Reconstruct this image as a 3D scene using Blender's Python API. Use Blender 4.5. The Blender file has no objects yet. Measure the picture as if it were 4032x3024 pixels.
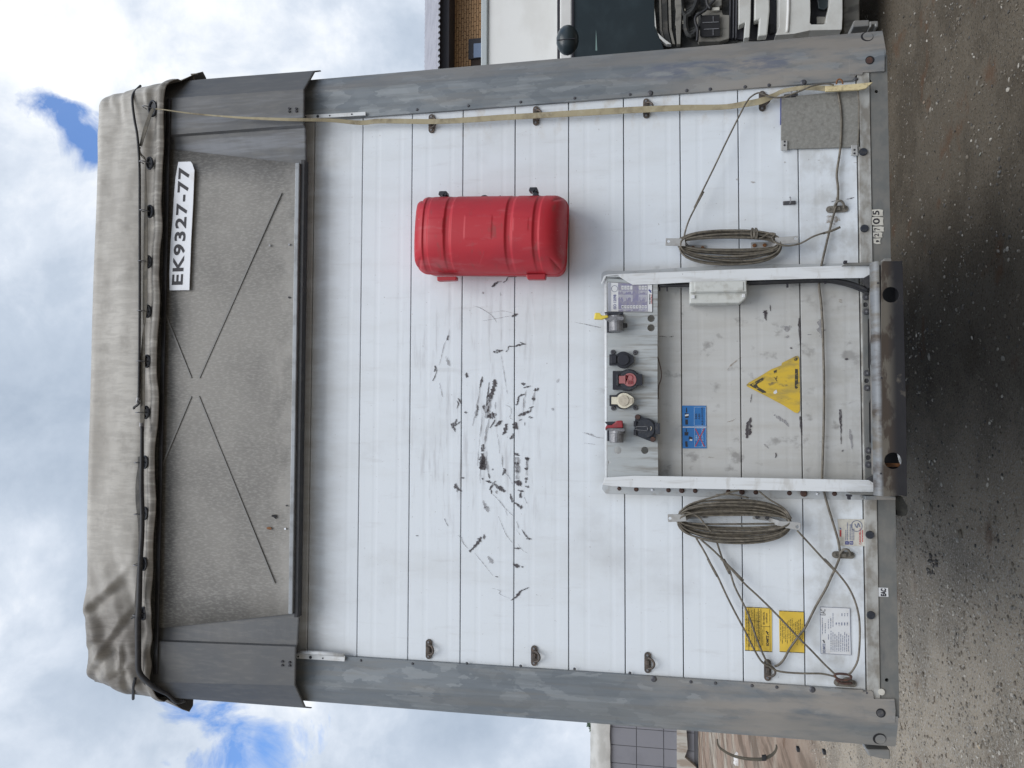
import bpy, bmesh, math, random
from math import radians, sin, cos, pi, sqrt
from mathutils import Vector, Matrix, noise
from mathutils.geometry import tessellate_polygon
random.seed(7)
S = bpy.context.scene
C = S.collection
# ------------------------------------------------------------------ camera
GZ = 1.22                                   # height of the lowest slat joint above the ground
F = 3088.93
CAM = Vector((-0.1384, -2.9691, 0.4789 + GZ))
RX, RY, RZ = 0.1935, -0.0456, 0.0056
_B = Matrix(((0, 1, 0), (0, 0, -1), (-1, 0, 0)))
ROT = Matrix.Rotation(RY, 3, 'Z') @ Matrix.Rotation(RX, 3, 'X') @ Matrix.Rotation(RZ, 3, 'Y') @ _B
cd = bpy.data.cameras.new('camera'); co = bpy.data.objects.new('camera', cd); C.objects.link(co)
co.matrix_world = Matrix.Translation(CAM) @ ROT.to_4x4()
cd.sensor_width = 36; cd.lens = F / 4032 * 36; cd.clip_start = .05; cd.clip_end = 3000
S.camera = co
S.render.resolution_x = 1024; S.render.resolution_y = 768

# ------------------------------------------------------------------ sky, sun, exposure
S.view_settings.view_transform = 'Standard'; S.view_settings.look = 'None'
S.view_settings.gamma = 1; S.view_settings.exposure = 0.52
S.view_settings.use_curve_mapping = False
SUN_EL, SUN_AZ = 52, 170
w = bpy.data.worlds.new('World'); S.world = w; w.use_nodes = True
nt = w.node_tree; nt.nodes.clear(); N = nt.nodes.new; L = nt.links.new
out = N('ShaderNodeOutputWorld'); tc = N('ShaderNodeTexCoord')
sky = N('ShaderNodeTexSky'); sky.sky_type = 'NISHITA'; sky.sun_disc = False
sky.sun_elevation = radians(SUN_EL); sky.sun_rotation = radians(SUN_AZ)
sky.air_density = 1.2; sky.dust_density = 0.2; sky.ozone_density = 4.0
b1 = N('ShaderNodeBackground'); b1.inputs[1].default_value = 0.13; 
vm = N('ShaderNodeVectorMath'); vm.operation = 'MULTIPLY'; vm.inputs[1].default_value = (.78, .96, 1.2); L(sky.outputs[0], vm.inputs[0]); L(vm.outputs[0], b1.inputs[0])
def wnoise(scale, det=8, rough=.55, dist=0, off=(0, 0, 0)):
    m = N('ShaderNodeMapping'); m.inputs['Location'].default_value = off; L(tc.outputs['Generated'], m.inputs[0])
    n = N('ShaderNodeTexNoise'); n.inputs['Scale'].default_value = scale; n.inputs['Detail'].default_value = det
    n.inputs['Roughness'].default_value = rough; n.inputs['Distortion'].default_value = dist; L(m.outputs[0], n.inputs[0]); return n
def wramp(src, stops):
    r = N('ShaderNodeValToRGB'); L(src, r.inputs[0]); e = r.color_ramp.elements
    while len(e) < len(stops): e.new(.5)
    for i, (p, c) in enumerate(stops): e[i].position = p; e[i].color = (c, c, c, 1) if isinstance(c, (int, float)) else (*c, 1)
    return r
def wmath(op, a, b=None, c=None):
    m = N('ShaderNodeMath'); m.operation = op
    for i, x in enumerate((a, b, c)):
        if x is None: continue
        if isinstance(x, (int, float)): m.inputs[i].default_value = x
        else: L(x, m.inputs[i])
    return m.outputs[0]
big = wnoise(2.6, 9, .55, .25, (3.1, 1.7, .4)); fine = wnoise(6.5, 10, .62, .3, (.3, 5, 2))
mixv = wmath('ADD', wmath('MULTIPLY', big.outputs[0], .65), wmath('MULTIPLY', fine.outputs[0], .35))
cloud = wramp(mixv, [(.38, (.37, .44, .54)), (.47, (.47, .54, .64)), (.54, (.62, .68, .77)), (.60, (.83, .86, .90)), (.67, (1.0, 1.0, 1.0))])
b2 = N('ShaderNodeBackground'); b2.inputs[1].default_value = 0.84; L(cloud.outputs[0], b2.inputs[0])
# openings of blue between the clouds: some at fixed directions, some wherever the noise is thin
gapn = wnoise(10, 9, .60, .6, (8, 2, 5))
def opening(d, r):
    v = N('ShaderNodeVectorMath'); v.operation = 'DISTANCE'; L(tc.outputs['Generated'], v.inputs[0]); v.inputs[1].default_value = d
    a = wmath('SUBTRACT', r, v.outputs['Value']); a = wmath('DIVIDE', a, r)
    a = wmath('ADD', a, wmath('MULTIPLY', wmath('SUBTRACT', gapn.outputs[0], .5), 6.0))
    return wmath('MULTIPLY', a, 1.15)
m = None
def dirv(u, v): return (ROT @ Vector(((u - 2016) / F, -(v - 1512) / F, -1))).normalized()
for d, r in ((dirv(940, 2850), .075), (dirv(820, 2870), .05), (dirv(1040, 2880), .05), (dirv(190, 400), .022), (dirv(275, 450), .020), (dirv(340, 540), .024), (dirv(370, 620), .02),
             ((-.8, .3, .5), .3), ((.75, -.3, .58), .3), ((-.2, -.6, .77), .25)):
    o = opening(d, r); m = o if m is None else wmath('MAXIMUM', m, o)
clampn = N('ShaderNodeClamp'); L(m, clampn.inputs[0]); 
ms = N('ShaderNodeMixShader'); L(wmath('MULTIPLY', clampn.outputs[0], .95), ms.inputs[0]); L(b2.outputs[0], ms.inputs[1]); L(b1.outputs[0], ms.inputs[2])
L(ms.outputs[0], out.inputs[0])
sl = bpy.data.lights.new('sun', 'SUN'); so = bpy.data.objects.new('sun', sl); C.objects.link(so)
sl.energy = 1.5; sl.angle = radians(42); sl.color = (1, .98, .95)
_sd = Vector((sin(radians(SUN_AZ)) * cos(radians(SUN_EL)), cos(radians(SUN_AZ)) * cos(radians(SUN_EL)), sin(radians(SUN_EL))))
so.rotation_euler = _sd.to_track_quat('Z', 'Y').to_euler(); so.location = (3, -6, 9)

# ------------------------------------------------------------------ helpers
def P(u, v, y=0.0):
    """point of the plane y (parallel to the trailer's front) under a measured image point"""
    d = ROT @ Vector(((u - 2016) / F, -(v - 1512) / F, -1)); t = (y - CAM.y) / d.y
    return CAM + d * t
def px(n, y=0.0): return n / F * (y - CAM.y) * 1.03
def reg(x0, y0, s): return lambda x, y: (x0 + x * s, y0 + y * s)
RA = reg(300, 200, .4521); RB = reg(300, 950, .4521); RC = reg(300, 1700, .4521); RD = reg(300, 2300, .4521)
RE = reg(1500, 0, .4521); RF_ = reg(2500, 0, .4973); RG = reg(2500, 750, .4973); RH = reg(2500, 1500, .4973); RI = reg(2500, 2200, .4973)
RJ = reg(1560, 700, .3617); RK = reg(2300, 1020, .1808); RL = reg(2300, 1300, .1808); RM = reg(2300, 1550, .1808)
RN = reg(1600, 1250, .3617); RO = reg(1600, 1800, .3617); RP = reg(3200, 1000, .2260); RQ = reg(3200, 1800, .2260)
RR = reg(2560, 0, .2712); RS = reg(3000, 0, .2712); RT = reg(2160, 2780, .678); RU = reg(1150, 2500, .2712)
def pp(r, pts): return [r(*p) for p in pts]

def thing(name, label, cat, loc=(0, 0, 0), group=None):
    o = bpy.data.objects.new(name, None); C.objects.link(o); o.location = loc; o['label'] = label; o['category'] = cat
    if group: o['group'] = group
    return o
def place(o, parent=None, label=None, kind=None):
    C.objects.link(o)
    if parent is not None:
        o.parent = parent
        q = parent; L0 = Vector((0, 0, 0))
        while q is not None: L0 += q.location; q = q.parent
        o.location = o.location - L0
    if label: o['label'] = label
    if kind: o['kind'] = kind
    return o
def mesh(name, vs, fs, mt, parent=None, smooth=False, bevel=0, label=None, kind=None, at=None):
    me = bpy.data.meshes.new(name); me.from_pydata([tuple(v) for v in vs], [], fs); me.validate()
    if mt: me.materials.append(mt)
    bm = bmesh.new(); bm.from_mesh(me); bmesh.ops.recalc_face_normals(bm, faces=bm.faces); bm.to_mesh(me); bm.free()
    if smooth: me.polygons.foreach_set('use_smooth', [True] * len(me.polygons))
    o = bpy.data.objects.new(name, me)
    if at is not None: o.location = at
    if bevel:
        b = o.modifiers.new('bevel', 'BEVEL'); b.width = bevel; b.segments = 2; b.limit_method = 'ANGLE'; b.angle_limit = radians(35)
    return place(o, parent, label, kind)
def copyo(src, parent, at):
    o = bpy.data.objects.new(src.name.split('.')[0], src.data); o.location = at
    for m in src.modifiers:
        b = o.modifiers.new('bevel', 'BEVEL'); b.width = m.width; b.segments = m.segments; b.limit_method = 'ANGLE'; b.angle_limit = m.angle_limit
    return place(o, parent)
class MB:
    def __init__(s): s.v = []; s.f = []
    def add(s, vs, fs):
        n = len(s.v); s.v += [Vector(v) for v in vs]; s.f += [tuple(i + n for i in f) for f in fs]; return s
    def box(s, a, b):
        (x0, y0, z0), (x1, y1, z1) = a, b
        return s.add([(x0, y0, z0), (x1, y0, z0), (x1, y1, z0), (x0, y1, z0), (x0, y0, z1), (x1, y0, z1), (x1, y1, z1), (x0, y1, z1)],
                     [(0, 3, 2, 1), (4, 5, 6, 7), (0, 1, 5, 4), (1, 2, 6, 5), (2, 3, 7, 6), (3, 0, 4, 7)])
    def plate(s, pts, y0, y1, holes=()):
        """pts: list of (x, z); y0 front, y1 back"""
        loops = [[Vector((p[0], p[1], 0)) for p in pts]] + [[Vector((p[0], p[1], 0)) for p in h] for h in holes]
        tri = tessellate_polygon(loops); flat = [p for l in loops for p in l]; n = len(flat)
        vs = [(p.x, y0, p.y) for p in flat] + [(p.x, y1, p.y) for p in flat]
        fs = [tuple(t) for t in tri] + [tuple(i + n for i in reversed(t)) for t in tri]
        k = 0
        for l in loops:
            c = len(l)
            for i in range(c): a, b = k + i, k + (i + 1) % c; fs.append((a, b, b + n, a + n))
            k += c
        return s.add(vs, fs)
    def tube(s, pts, r, res=7, closed=False, sub=4, rs=None, cap=True):
        pts = [Vector(p) for p in pts]
        if sub > 1: pts, rs2 = smoothpath(pts, sub, closed, rs)
        else: rs2 = rs
        n = len(pts); up = Vector((0, 1, .13)).normalized(); base = len(s.v); rings = []
        for i, p in enumerate(pts):
            a = pts[i - 1] if (i or closed) else p; b = pts[(i + 1) % n] if (i < n - 1 or closed) else p
            t = (b - a).normalized() if (b - a).length > 1e-9 else Vector((1, 0, 0))
            e1 = up - t * up.dot(t)
            if e1.length < .05: e1 = Vector((1, 0, 0)) - t * t.x
            e1.normalize(); e2 = t.cross(e1); rr = rs2[i] if rs2 else r
            rings.append([p + (e1 * cos(2 * pi * k / res) + e2 * sin(2 * pi * k / res)) * rr for k in range(res)])
        vs = [q for ring in rings for q in ring]; fs = []
        for i in range(n if closed else n - 1):
            for k in range(res):
                j = (i + 1) % n; fs.append((i * res + k, i * res + (k + 1) % res, j * res + (k + 1) % res, j * res + k))
        if cap and not closed: fs += [tuple(range(res)), tuple((n - 1) * res + k for k in reversed(range(res)))]
        return s.add(vs, fs)
    def cyl(s, x, z, y0, y1, r, n=20, r1=None, xs=1, zs=1):
        r1 = r if r1 is None else r1
        vs = [(x + r * cos(2 * pi * k / n) * xs, y0, z + r * sin(2 * pi * k / n) * zs) for k in range(n)] + [(x + r1 * cos(2 * pi * k / n) * xs, y1, z + r1 * sin(2 * pi * k / n) * zs) for k in range(n)]
        return s.add(vs, [tuple(range(n)), tuple(range(2 * n - 1, n - 1, -1))] + [(k, (k + 1) % n, n + (k + 1) % n, n + k) for k in range(n)])
    def build(s, name, mt, parent=None, **k): return mesh(name, s.v, s.f, mt, parent, **k)
def smoothpath(p, sub, closed, rs=None):
    n = len(p); o = []; ro = []
    for i in range(n if closed else n - 1):
        g = lambda j: p[j % n] if closed else p[max(0, min(n - 1, j))]
        h = (lambda j: rs[j % n] if closed else rs[max(0, min(n - 1, j))]) if rs else None
        a, b, c, d = g(i - 1), g(i), g(i + 1), g(i + 2)
        for k in range(sub):
            t = k / sub; o.append(.5 * ((2 * b) + (c - a) * t + (2 * a - 5 * b + 4 * c - d) * t * t + (3 * b - a - 3 * c + d) * t ** 3))
            if rs: ro.append(h(i) * (1 - t) + h(i + 1) * t)
    if not closed:
        o.append(p[-1])
        if rs: ro.append(rs[-1])
    return o, (ro if rs else None)
def xz(r, pts, y=0.0):
    o = []
    for a in pts:
        q = P(*(r(*a) if r else a), y); o.append((q.x, q.z))
    return o
def circ(x, z, r, n=20, xs=1, zs=1): return [(x + r * xs * cos(2 * pi * k / n), z + r * zs * sin(2 * pi * k / n)) for k in range(n)]
def plate(name, r, pts, y, th, mt, parent=None, holes=(), bevel=0, **k):
    hs = []
    for (a, b, rad) in holes:
        q = P(*(r(a, b) if r else (a, b)), y); hs.append(circ(q.x, q.z, rad))
    return MB().plate(xz(r, pts, y), y, y + th, hs).build(name, mt, parent, bevel=bevel, **k)
def path(r, pts, y): return [P(*(r(*a) if r else a), y if not callable(y) else y(i)) for i, a in enumerate(pts)]
def ribbon(mb, pts, ws, th=.002, sub=5):
    pts, ws = smoothpath([Vector(p) for p in pts], sub, False, ws); vs = []; fs = []
    for i, p in enumerate(pts):
        t = (pts[min(i + 1, len(pts) - 1)] - pts[max(i - 1, 0)]).normalized(); sd = Vector((t.z, 0, -t.x)).normalized() * ws[i] / 2
        yb = Vector((0, th, 0)); yo = Vector((0, 0, 0))
        vs += [p - sd, p + sd, p + sd + yb, p - sd + yb]
    for i in range(len(pts) - 1):
        a = i * 4
        for k in range(4): fs.append((a + k, a + (k + 1) % 4, a + 4 + (k + 1) % 4, a + 4 + k))
    fs += [(0, 1, 2, 3), (len(pts) * 4 - 1, len(pts) * 4 - 2, len(pts) * 4 - 3, len(pts) * 4 - 4)]
    return mb.add(vs, fs)
def text(name, body, r, rect, y, mt, parent, bold=.0, label=None, space=1.0):
    """rect = (top u, right v, bottom u, left v) in region r; the text runs along +x"""
    cu = bpy.data.curves.new(name, 'FONT'); cu.body = body; cu.size = 1; cu.offset = bold; cu.space_character = space; cu.resolution_u = 3; cu.align_x = 'CENTER'
    ob = bpy.data.objects.new(name, cu); C.objects.link(ob); bpy.context.view_layer.update()
    me = bpy.data.meshes.new_from_object(ob.evaluated_get(bpy.context.evaluated_depsgraph_get())); bpy.data.objects.remove(ob)
    a = P(*(r(rect[0], rect[3]) if r else (rect[0], rect[3])), y); b = P(*(r(rect[2], rect[1]) if r else (rect[2], rect[1])), y)
    xs = [v.co.x for v in me.vertices]; zs = [v.co.y for v in me.vertices]
    x0, x1, z0, z1 = min(xs), max(xs), min(zs), max(zs)
    for v in me.vertices:
        v.co = ((v.co.x - x0) / (x1 - x0) * (b.x - a.x) + a.x, y, (v.co.y - z0) / (z1 - z0) * (a.z - b.z) + b.z)
    me.materials.clear(); me.materials.append(mt); o = bpy.data.objects.new(name, me); return place(o, parent, label)

# ------------------------------------------------------------------ materials
def mat(name, base, rough=.5, metal=0, layers=(), bump=None, spec=.5, coat=0, alpha=None, rvar=0):
    """layers: (colour, scale xyz, detail, lo, hi, strength[, mask]) ; mask = list of (axis, a, b, c, d) rising a-b and falling c-d"""
    m = bpy.data.materials.new(name); m.use_nodes = True; t = m.node_tree; n = t.nodes; l = t.links.new
    bs = n['Principled BSDF']; geo = n.new('ShaderNodeNewGeometry'); bs.inputs['Roughness'].default_value = rough; bs.inputs['Metallic'].default_value = metal
    bs.inputs['Specular IOR Level'].default_value = spec; bs.inputs['Coat Weight'].default_value = coat
    sep = None; col = None; last = None
    def nz(sc, det, rgh=.6, kind='noise'):
        mp = n.new('ShaderNodeMapping'); mp.inputs['Scale'].default_value = sc if hasattr(sc, '__len__') else (sc,) * 3; l(geo.outputs['Position'], mp.inputs[0])
        if kind == 'vor':
            x = n.new('ShaderNodeTexVoronoi'); x.inputs['Scale'].default_value = 1
            dn = n.new('ShaderNodeTexNoise'); dn.inputs['Scale'].default_value = 2.2; dn.inputs['Detail'].default_value = 4; l(mp.outputs[0], dn.inputs[0])
            va = n.new('ShaderNodeVectorMath'); va.operation = 'ADD'; l(mp.outputs[0], va.inputs[0]); l(dn.outputs['Color'], va.inputs[1]); l(va.outputs[0], x.inputs[0])
            s_ = n.new('ShaderNodeSeparateColor'); l(x.outputs['Color'], s_.inputs[0]); return s_.outputs[0]
        x = n.new('ShaderNodeTexNoise'); x.inputs['Scale'].default_value = 1; x.inputs['Detail'].default_value = det; x.inputs['Roughness'].default_value = rgh
        l(mp.outputs[0], x.inputs[0]); return x.outputs[0]
    def mr(src, a, b, c=0, d=1):
        x = n.new('ShaderNodeMapRange'); x.inputs[1].default_value = a; x.inputs[2].default_value = b; x.inputs[3].default_value = c; x.inputs[4].default_value = d; x.interpolation_type = 'SMOOTHSTEP' if a < b else 'LINEAR'
        l(src, x.inputs[0]); return x.outputs[0]
    def mul(a, b):
        x = n.new('ShaderNodeMath'); x.operation = 'MULTIPLY'
        for i, q in enumerate((a, b)):
            if isinstance(q, (int, float)): x.inputs[i].default_value = q
            else: l(q, x.inputs[i])
        return x.outputs[0]
    cur = None
    for ly in layers:
        colr, sc, det, lo, hi, st = ly[:6]; kind = 'noise'
        if det == 'vor': kind = 'vor'; det = 4
        f = mul(mr(nz(sc, det, kind=kind), lo, hi), st)
        if len(ly) > 6:
            if sep is None: sep = n.new('ShaderNodeSeparateXYZ'); l(geo.outputs['Position'], sep.inputs[0])
            for (ax, a, b, c, d) in ly[6]:
                s = sep.outputs['xyz'.index(ax)]
                if a is not None: f = mul(f, mr(s, a, b))
                if c is not None:
                    x = n.new('ShaderNodeMath'); x.operation = 'SUBTRACT'; x.inputs[0].default_value = 1; l(mr(s, c, d), x.inputs[1]); f = mul(f, x.outputs[0])
        mx = n.new('ShaderNodeMix'); mx.data_type = 'RGBA'; l(f, mx.inputs[0])
        if cur is None: mx.inputs[6].default_value = (*base, 1)
        else: l(cur, mx.inputs[6])
        mx.inputs[7].default_value = (*colr, 1); cur = mx.outputs[2]; last = f
    if cur is None: bs.inputs['Base Color'].default_value = (*base, 1)
    else: l(cur, bs.inputs['Base Color'])
    if rvar and last is not None:
        l(mr(last, 0, 1, rough, min(1, rough + rvar)), bs.inputs['Roughness'])
    if bump:
        b = n.new('ShaderNodeBump'); b.inputs['Strength'].default_value = bump[0]; b.inputs['Distance'].default_value = bump[2] if len(bump) > 2 else .002
        l(nz(bump[1], 6), b.inputs['Height']); l(b.outputs[0], bs.inputs['Normal'])
    if alpha:
        sc, lo, hi, amax = alpha; l(mr(nz(sc, 5, .65), lo, hi, 0, amax), bs.inputs['Alpha'])
    return m
G = GZ
FR = [('x', -.47, -.36, .38, .47), ('z', -9, -8, .62 + G, .78 + G)]
M = {}
M['panel'] = mat('white_panel_paint', (.705, .745, .782), .38, 0, [
    ((.50, .50, .48), (5, 1, 1.2), 6, .45, .75, .30),
    ((.40, .39, .36), (26, 1, 3.2), 8, .38, .72, .62, FR),
    ((.43, .415, .38), (.01, .01, .01), 1, 0, .2, .72, FR),
    ((.20, .19, .18), (16, 1, 12), 9, .56, .68, .65, FR), ((.36, .35, .36), (5, 1, 42), 9, .50, .70, .42, [('x', -.75, -.4, .2, .5), ('z', .8 + G, 1.05 + G, 1.4 + G, 1.6 + G)]), ((.34, .335, .33), (2.2, 1, 2.2), 7, .52, .72, .30),
    ((.36, .35, .32), (8, 1, 9), 8, .42, .62, .55, [('z', None, None, -.12 + G, .12 + G)]),
    ((.33, .31, .28), (18, 1, 6), 8, .36, .62, .4, [('z', 1.68 + G, 1.95 + G, None, None)]),
    ((.45, .36, .24), (9, 1, 14), 5, .5, .66, .35, [('x', .93, 1.02, None, None), ('z', -.2 + G, .1 + G, 1.2 + G, 1.5 + G)]),
    ((.30, .28, .27), (85, 1, 85), 3, .68, .72, .6),
    ((.45, .45, .45), (28, 1, 5), 8, .56, .78, .35)], (.06, (6, 1, 3), .002), rvar=.2)
GALV = [((.13, .15, .17), (22, 22, 12), 'vor', .3, .8, .5), ((.29, .31, .32), (30, 30, 11), 'vor', .66, .88, .6), ((.13, .145, .155), (46, 20, 3), 8, .44, .66, .55),
        ((.22, .205, .18), (30, 5, 2.2), 8, .46, .68, .45)]
M['galv'] = mat('galvanised_post', (.195, .215, .23), .5, .25, GALV + [((.33, .30, .265), (16, 5, 4), 8, .35, .6, .8, [('z', None, None, .1 + G, .75 + G)]),
    ((.26, .235, .205), (6, 5, 1.3), 6, .3, .6, .6, [('x', 1.19, 1.225, None, None)]), ((.20, .205, .20), (6, 5, 1.3), 6, .35, .65, .5, [('x', None, None, -1.2, -1.16)]),
    ((.12, .14, .19), (30, 5, 8), 7, .42, .6, .75, [('x', 1.12, 1.16, 1.19, 1.215), ('z', -.05 + G, .05 + G, .45 + G, .7 + G)])], (.1, (60, 60, 20), .001), rvar=.2)
M['rail'] = mat('grey_steel_rail', (.15, .155, .15), .55, .2, [((.22, .21, .19), (14, 5, 18), 8, .35, .65, .7), ((.07, .08, .09), (4, 2, 12), 5, .5, .7, .6, [('x', None, None, -.6, -.2)])], (.1, 50, .001))
M['strip'] = mat('dusty_light_rail', (.42, .42, .40), .55, .1, [((.20, .18, .15), (14, 5, 22), 8, .38, .62, .8)])
M['cap'] = mat('dusty_header_metal', (.112, .112, .112), .55, .15, [((.082, .088, .097), (3, 3, 3), 4, .4, .65, .6), ((.17, .165, .155), (70, 20, 14), 8, .45, .7, .4),
    ((.24, .25, .27), (24, 5, 2), 7, .44, .64, .75, [('x', .85, .95, 1.12, 1.2)])], (.12, (200, 60, 30), .0006), rvar=.15)
M['capmid'] = mat('dusty_header_panel', (.235, .223, .203), .6, .1, [((.15, .142, .13), (1.6, 1, 1.8), 4, .38, .68, .85), ((.085, .082, .078), (4, 1, 9), 7, .25, .6, .75, [('z', 2.36 + G, 2.50 + G, None, None)]), ((.11, .107, .10), (3, 1, 5), 7, .3, .62, .6, [('x', .72, .98, None, None)]), ((.11, .107, .10), (3, 1, 5), 7, .3, .62, .6, [('x', None, None, -.98, -.7)]), ((.37, .36, .33), (170, 10, 60), 8, .44, .66, .4), ((.15, .145, .135), (150, 10, 50), 8, .56, .75, .4),  # towards the hem: soot, with the tarp's shade painted in too
    ((.40, .38, .35), (6, 1, 9), 6, .4, .65, .55, [('z', None, None, 1.93 + G, 2.1 + G)])], (.15, (220, 60, 60), .0006), rvar=.15)
M['emboss'] = mat('embossed_line_metal', (.205, .20, .19), .6, .1)
M['lip'] = mat('header_lip_metal', (.27, .285, .30), .45, .3, [((.15, .15, .15), (20, 5, 20), 6, .45, .65, .6)])
M['tarp'] = mat('soiled_grey_tarpaulin', (.50, .475, .43), .62, 0, [((.30, .275, .24), (1.3, 1.5, 4.5), 5, .42, .72, .7), ((.56, .54, .49), (3, 3, 6), 4, .5, .7, .35), ((.22, .20, .175), (10, 8, 10), 9, .50, .74, .55),
    ((.13, .115, .10), (7, 3, 7), 6, .18, .56, .88, [('x', None, None, -1.02, -.62)]), ((.30, .28, .25), (60, 12, 12), 8, .42, .6, .4),
    ((.17, .155, .135), (50, 5, 8), 7, .3, .55, .75, [('z', None, None, 2.525 + G, 2.60 + G)])], (.15, (60, 60, 60), .001))
M['rubber'] = mat('black_rubber', (.018, .018, .021), .55, 0, [((.05, .048, .045), 40, 5, .45, .7, .6)])
M['belt'] = mat('brown_tension_belt', (.115, .10, .075), .7, 0, [((.06, .055, .045), (30, 5, 30), 6, .4, .65, .8), ((.2, .18, .14), (60, 5, 60), 4, .55, .7, .5)], (.3, 300, .0006))
M['beltdark'] = mat('dark_tension_belt', (.05, .047, .042), .7, 0, [((.11, .10, .085), (20, 5, 30), 6, .45, .65, .8)])
M['web'] = mat('khaki_webbing', (.36, .31, .20), .75, 0, [((.16, .125, .08), (14, 5, 14), 5, .45, .68, .8), ((.45, .41, .30), (40, 5, 40), 5, .5, .7, .5)], (.4, 400, .0006))
M['webpale'] = mat('pale_yellow_strap_end', (.62, .52, .30), .7, 0, [((.32, .26, .15), 60, 6, .5, .68, .7)])
M['rope'] = mat('olive_steel_rope', (.15, .13, .10), .5, 0, [((.07, .062, .05), 70, 5, .4, .65, .8), ((.24, .21, .17), 45, 4, .55, .7, .6)], (.4, 500, .0005))
M['red'] = mat('red_plastic', (.46, .018, .030), .52, 0, [((.46, .11, .12), (24, 9, 7), 8, .54, .70, .55), ((.20, .06, .05), (14, 9, 30), 8, .56, .72, .5), ((.31, .013, .025), (5, 5, 4), 4, .45, .7, .5), ((.62, .22, .25), (60, 30, 60), 3, .72, .77, .6)], (.12, 260, .0006), rvar=.2)
M['redhi'] = mat('red_hinge_plastic', (.36, .012, .022), .4)
M['black'] = mat('black_plastic', (.016, .017, .024), .38, 0, [((.05, .05, .055), 60, 5, .5, .7, .5)])
M['grime'] = mat('grimy_black_plastic', (.022, .026, .036), .5, 0, [((.07, .068, .065), 90, 6, .48, .7, .7)])
M['pink'] = mat('faded_red_cap', (.36, .13, .13), .6, 0, [((.26, .10, .10), 80, 4, .5, .7, .5)])
M['cream'] = mat('cream_socket_cap', (.70, .66, .53), .5, 0, [((.50, .45, .35), 60, 5, .45, .65, .6)])
M['creamd'] = mat('stained_cream_disc', (.50, .45, .36), .6, 0, [((.38, .33, .26), 90, 5, .45, .65, .7)])
M['yellowp'] = mat('yellow_plastic_handle', (.72, .56, .07), .45)
M['redp'] = mat('red_coupling_cap', (.30, .03, .04), .5, 0, [((.2, .06, .06), 60, 4, .45, .7, .6)])
M['alu'] = mat('dull_cast_aluminium', (.24, .24, .25), .45, .4, [((.12, .12, .13), 60, 6, .4, .65, .7), ((.36, .36, .38), 30, 4, .6, .75, .6)], (.2, 200, .001))
M['frame'] = mat('white_frame_paint', (.68, .70, .71), .4, 0, [((.42, .40, .36), (9, 9, 30), 7, .52, .70, .5), ((.10, .07, .05), (70, 30, 70), 4, .70, .735, .9), ((.42, .40, .37), (60, 5, 6), 6, .50, .7, .4)], rvar=.2)
M['flange'] = mat('grey_white_flange_paint', (.44, .46, .47), .5, 0, [((.28, .26, .24), (20, 5, 20), 7, .5, .7, .6)])
M['sock'] = mat('streaked_socket_plate_paint', (.40, .425, .43), .45, 0, [((.19, .175, .15), (55, 1, 4), 8, .46, .66, .85, [('z', None, None, .54 + G, .66 + G)]), ((.52, .54, .54), (45, 1, 3), 6, .5, .7, .5), ((.27, .255, .23), (70, 1, 9), 8, .52, .7, .6)], rvar=.2)
M['eye'] = mat('rusty_dark_steel', (.085, .072, .062), .6, .3, [((.18, .13, .10), 70, 6, .45, .65, .7), ((.04, .035, .033), 40, 5, .5, .7, .6)], (.3, 250, .0008))
M['eyelow'] = mat('mud_coated_steel', (.17, .155, .13), .7, .1, [((.10, .09, .075), 60, 6, .45, .65, .8)], (.4, 250, .001))
M['rust'] = mat('rusty_bolt', (.075, .042, .035), .7, .2, [((.16, .075, .04), 90, 5, .5, .7, .7)])
M['orust'] = mat('orange_rust', (.22, .09, .03), .8, 0, [((.10, .05, .03), 120, 5, .45, .65, .8)])
M['bolt'] = mat('dark_steel_bolt', (.09, .09, .10), .5, .5, [((.17, .16, .15), 90, 4, .5, .7, .6)])
M['hook'] = mat('grey_painted_steel', (.40, .40, .39), .45, .1, [((.26, .24, .22), 30, 5, .45, .7, .6)])
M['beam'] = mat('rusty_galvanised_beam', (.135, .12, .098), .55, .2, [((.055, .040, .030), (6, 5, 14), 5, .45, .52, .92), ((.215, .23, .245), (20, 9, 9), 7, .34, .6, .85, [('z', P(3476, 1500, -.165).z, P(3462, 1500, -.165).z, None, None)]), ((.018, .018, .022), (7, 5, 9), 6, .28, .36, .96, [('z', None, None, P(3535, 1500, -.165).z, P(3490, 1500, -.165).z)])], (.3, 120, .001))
M['dark'] = mat('dark_underside_steel', (.035, .035, .038), .7, .1, [((.08, .075, .07), 20, 6, .45, .7, .6)])
M['ink'] = mat('black_print_ink', (.022, .021, .028), .6)
M['ink2'] = mat('grey_blue_print_ink', (.16, .18, .26), .7)
M['inkw'] = mat('worn_black_print', (.05, .045, .03), .7, 0, [((.45, .32, .05), 90, 5, .52, .62, .9)])
M['plate'] = mat('white_number_plate', (.78, .80, .84), .45, 0, [((.55, .52, .48), (12, 3, 12), 5, .55, .72, .5)])
M['yel'] = mat('yellow_sticker', (.72, .49, .06), .5, 0, [((.60, .42, .08), 14, 5, .45, .7, .5)])
M['yeltri'] = mat('worn_yellow_sticker', (.62, .42, .04), .55, 0, [((.33, .25, .08), (30, 3, 9), 8, .42, .66, .8), ((.12, .10, .07), (50, 3, 30), 6, .56, .68, .8)])
M['blue'] = mat('blue_sticker', (.025, .15, .40), .45)
M['bluel'] = mat('pale_blue_print', (.35, .50, .68), .5)
M['white'] = mat('white_sticker', (.66, .67, .68), .5, 0, [((.50, .48, .44), 30, 6, .45, .7, .5)])
M['cream2'] = mat('weathered_cream_sticker', (.56, .54, .48), .55, 0, [((.40, .38, .33), 50, 6, .45, .7, .6)])
M['redink'] = mat('red_print', (.45, .05, .05), .6)
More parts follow.
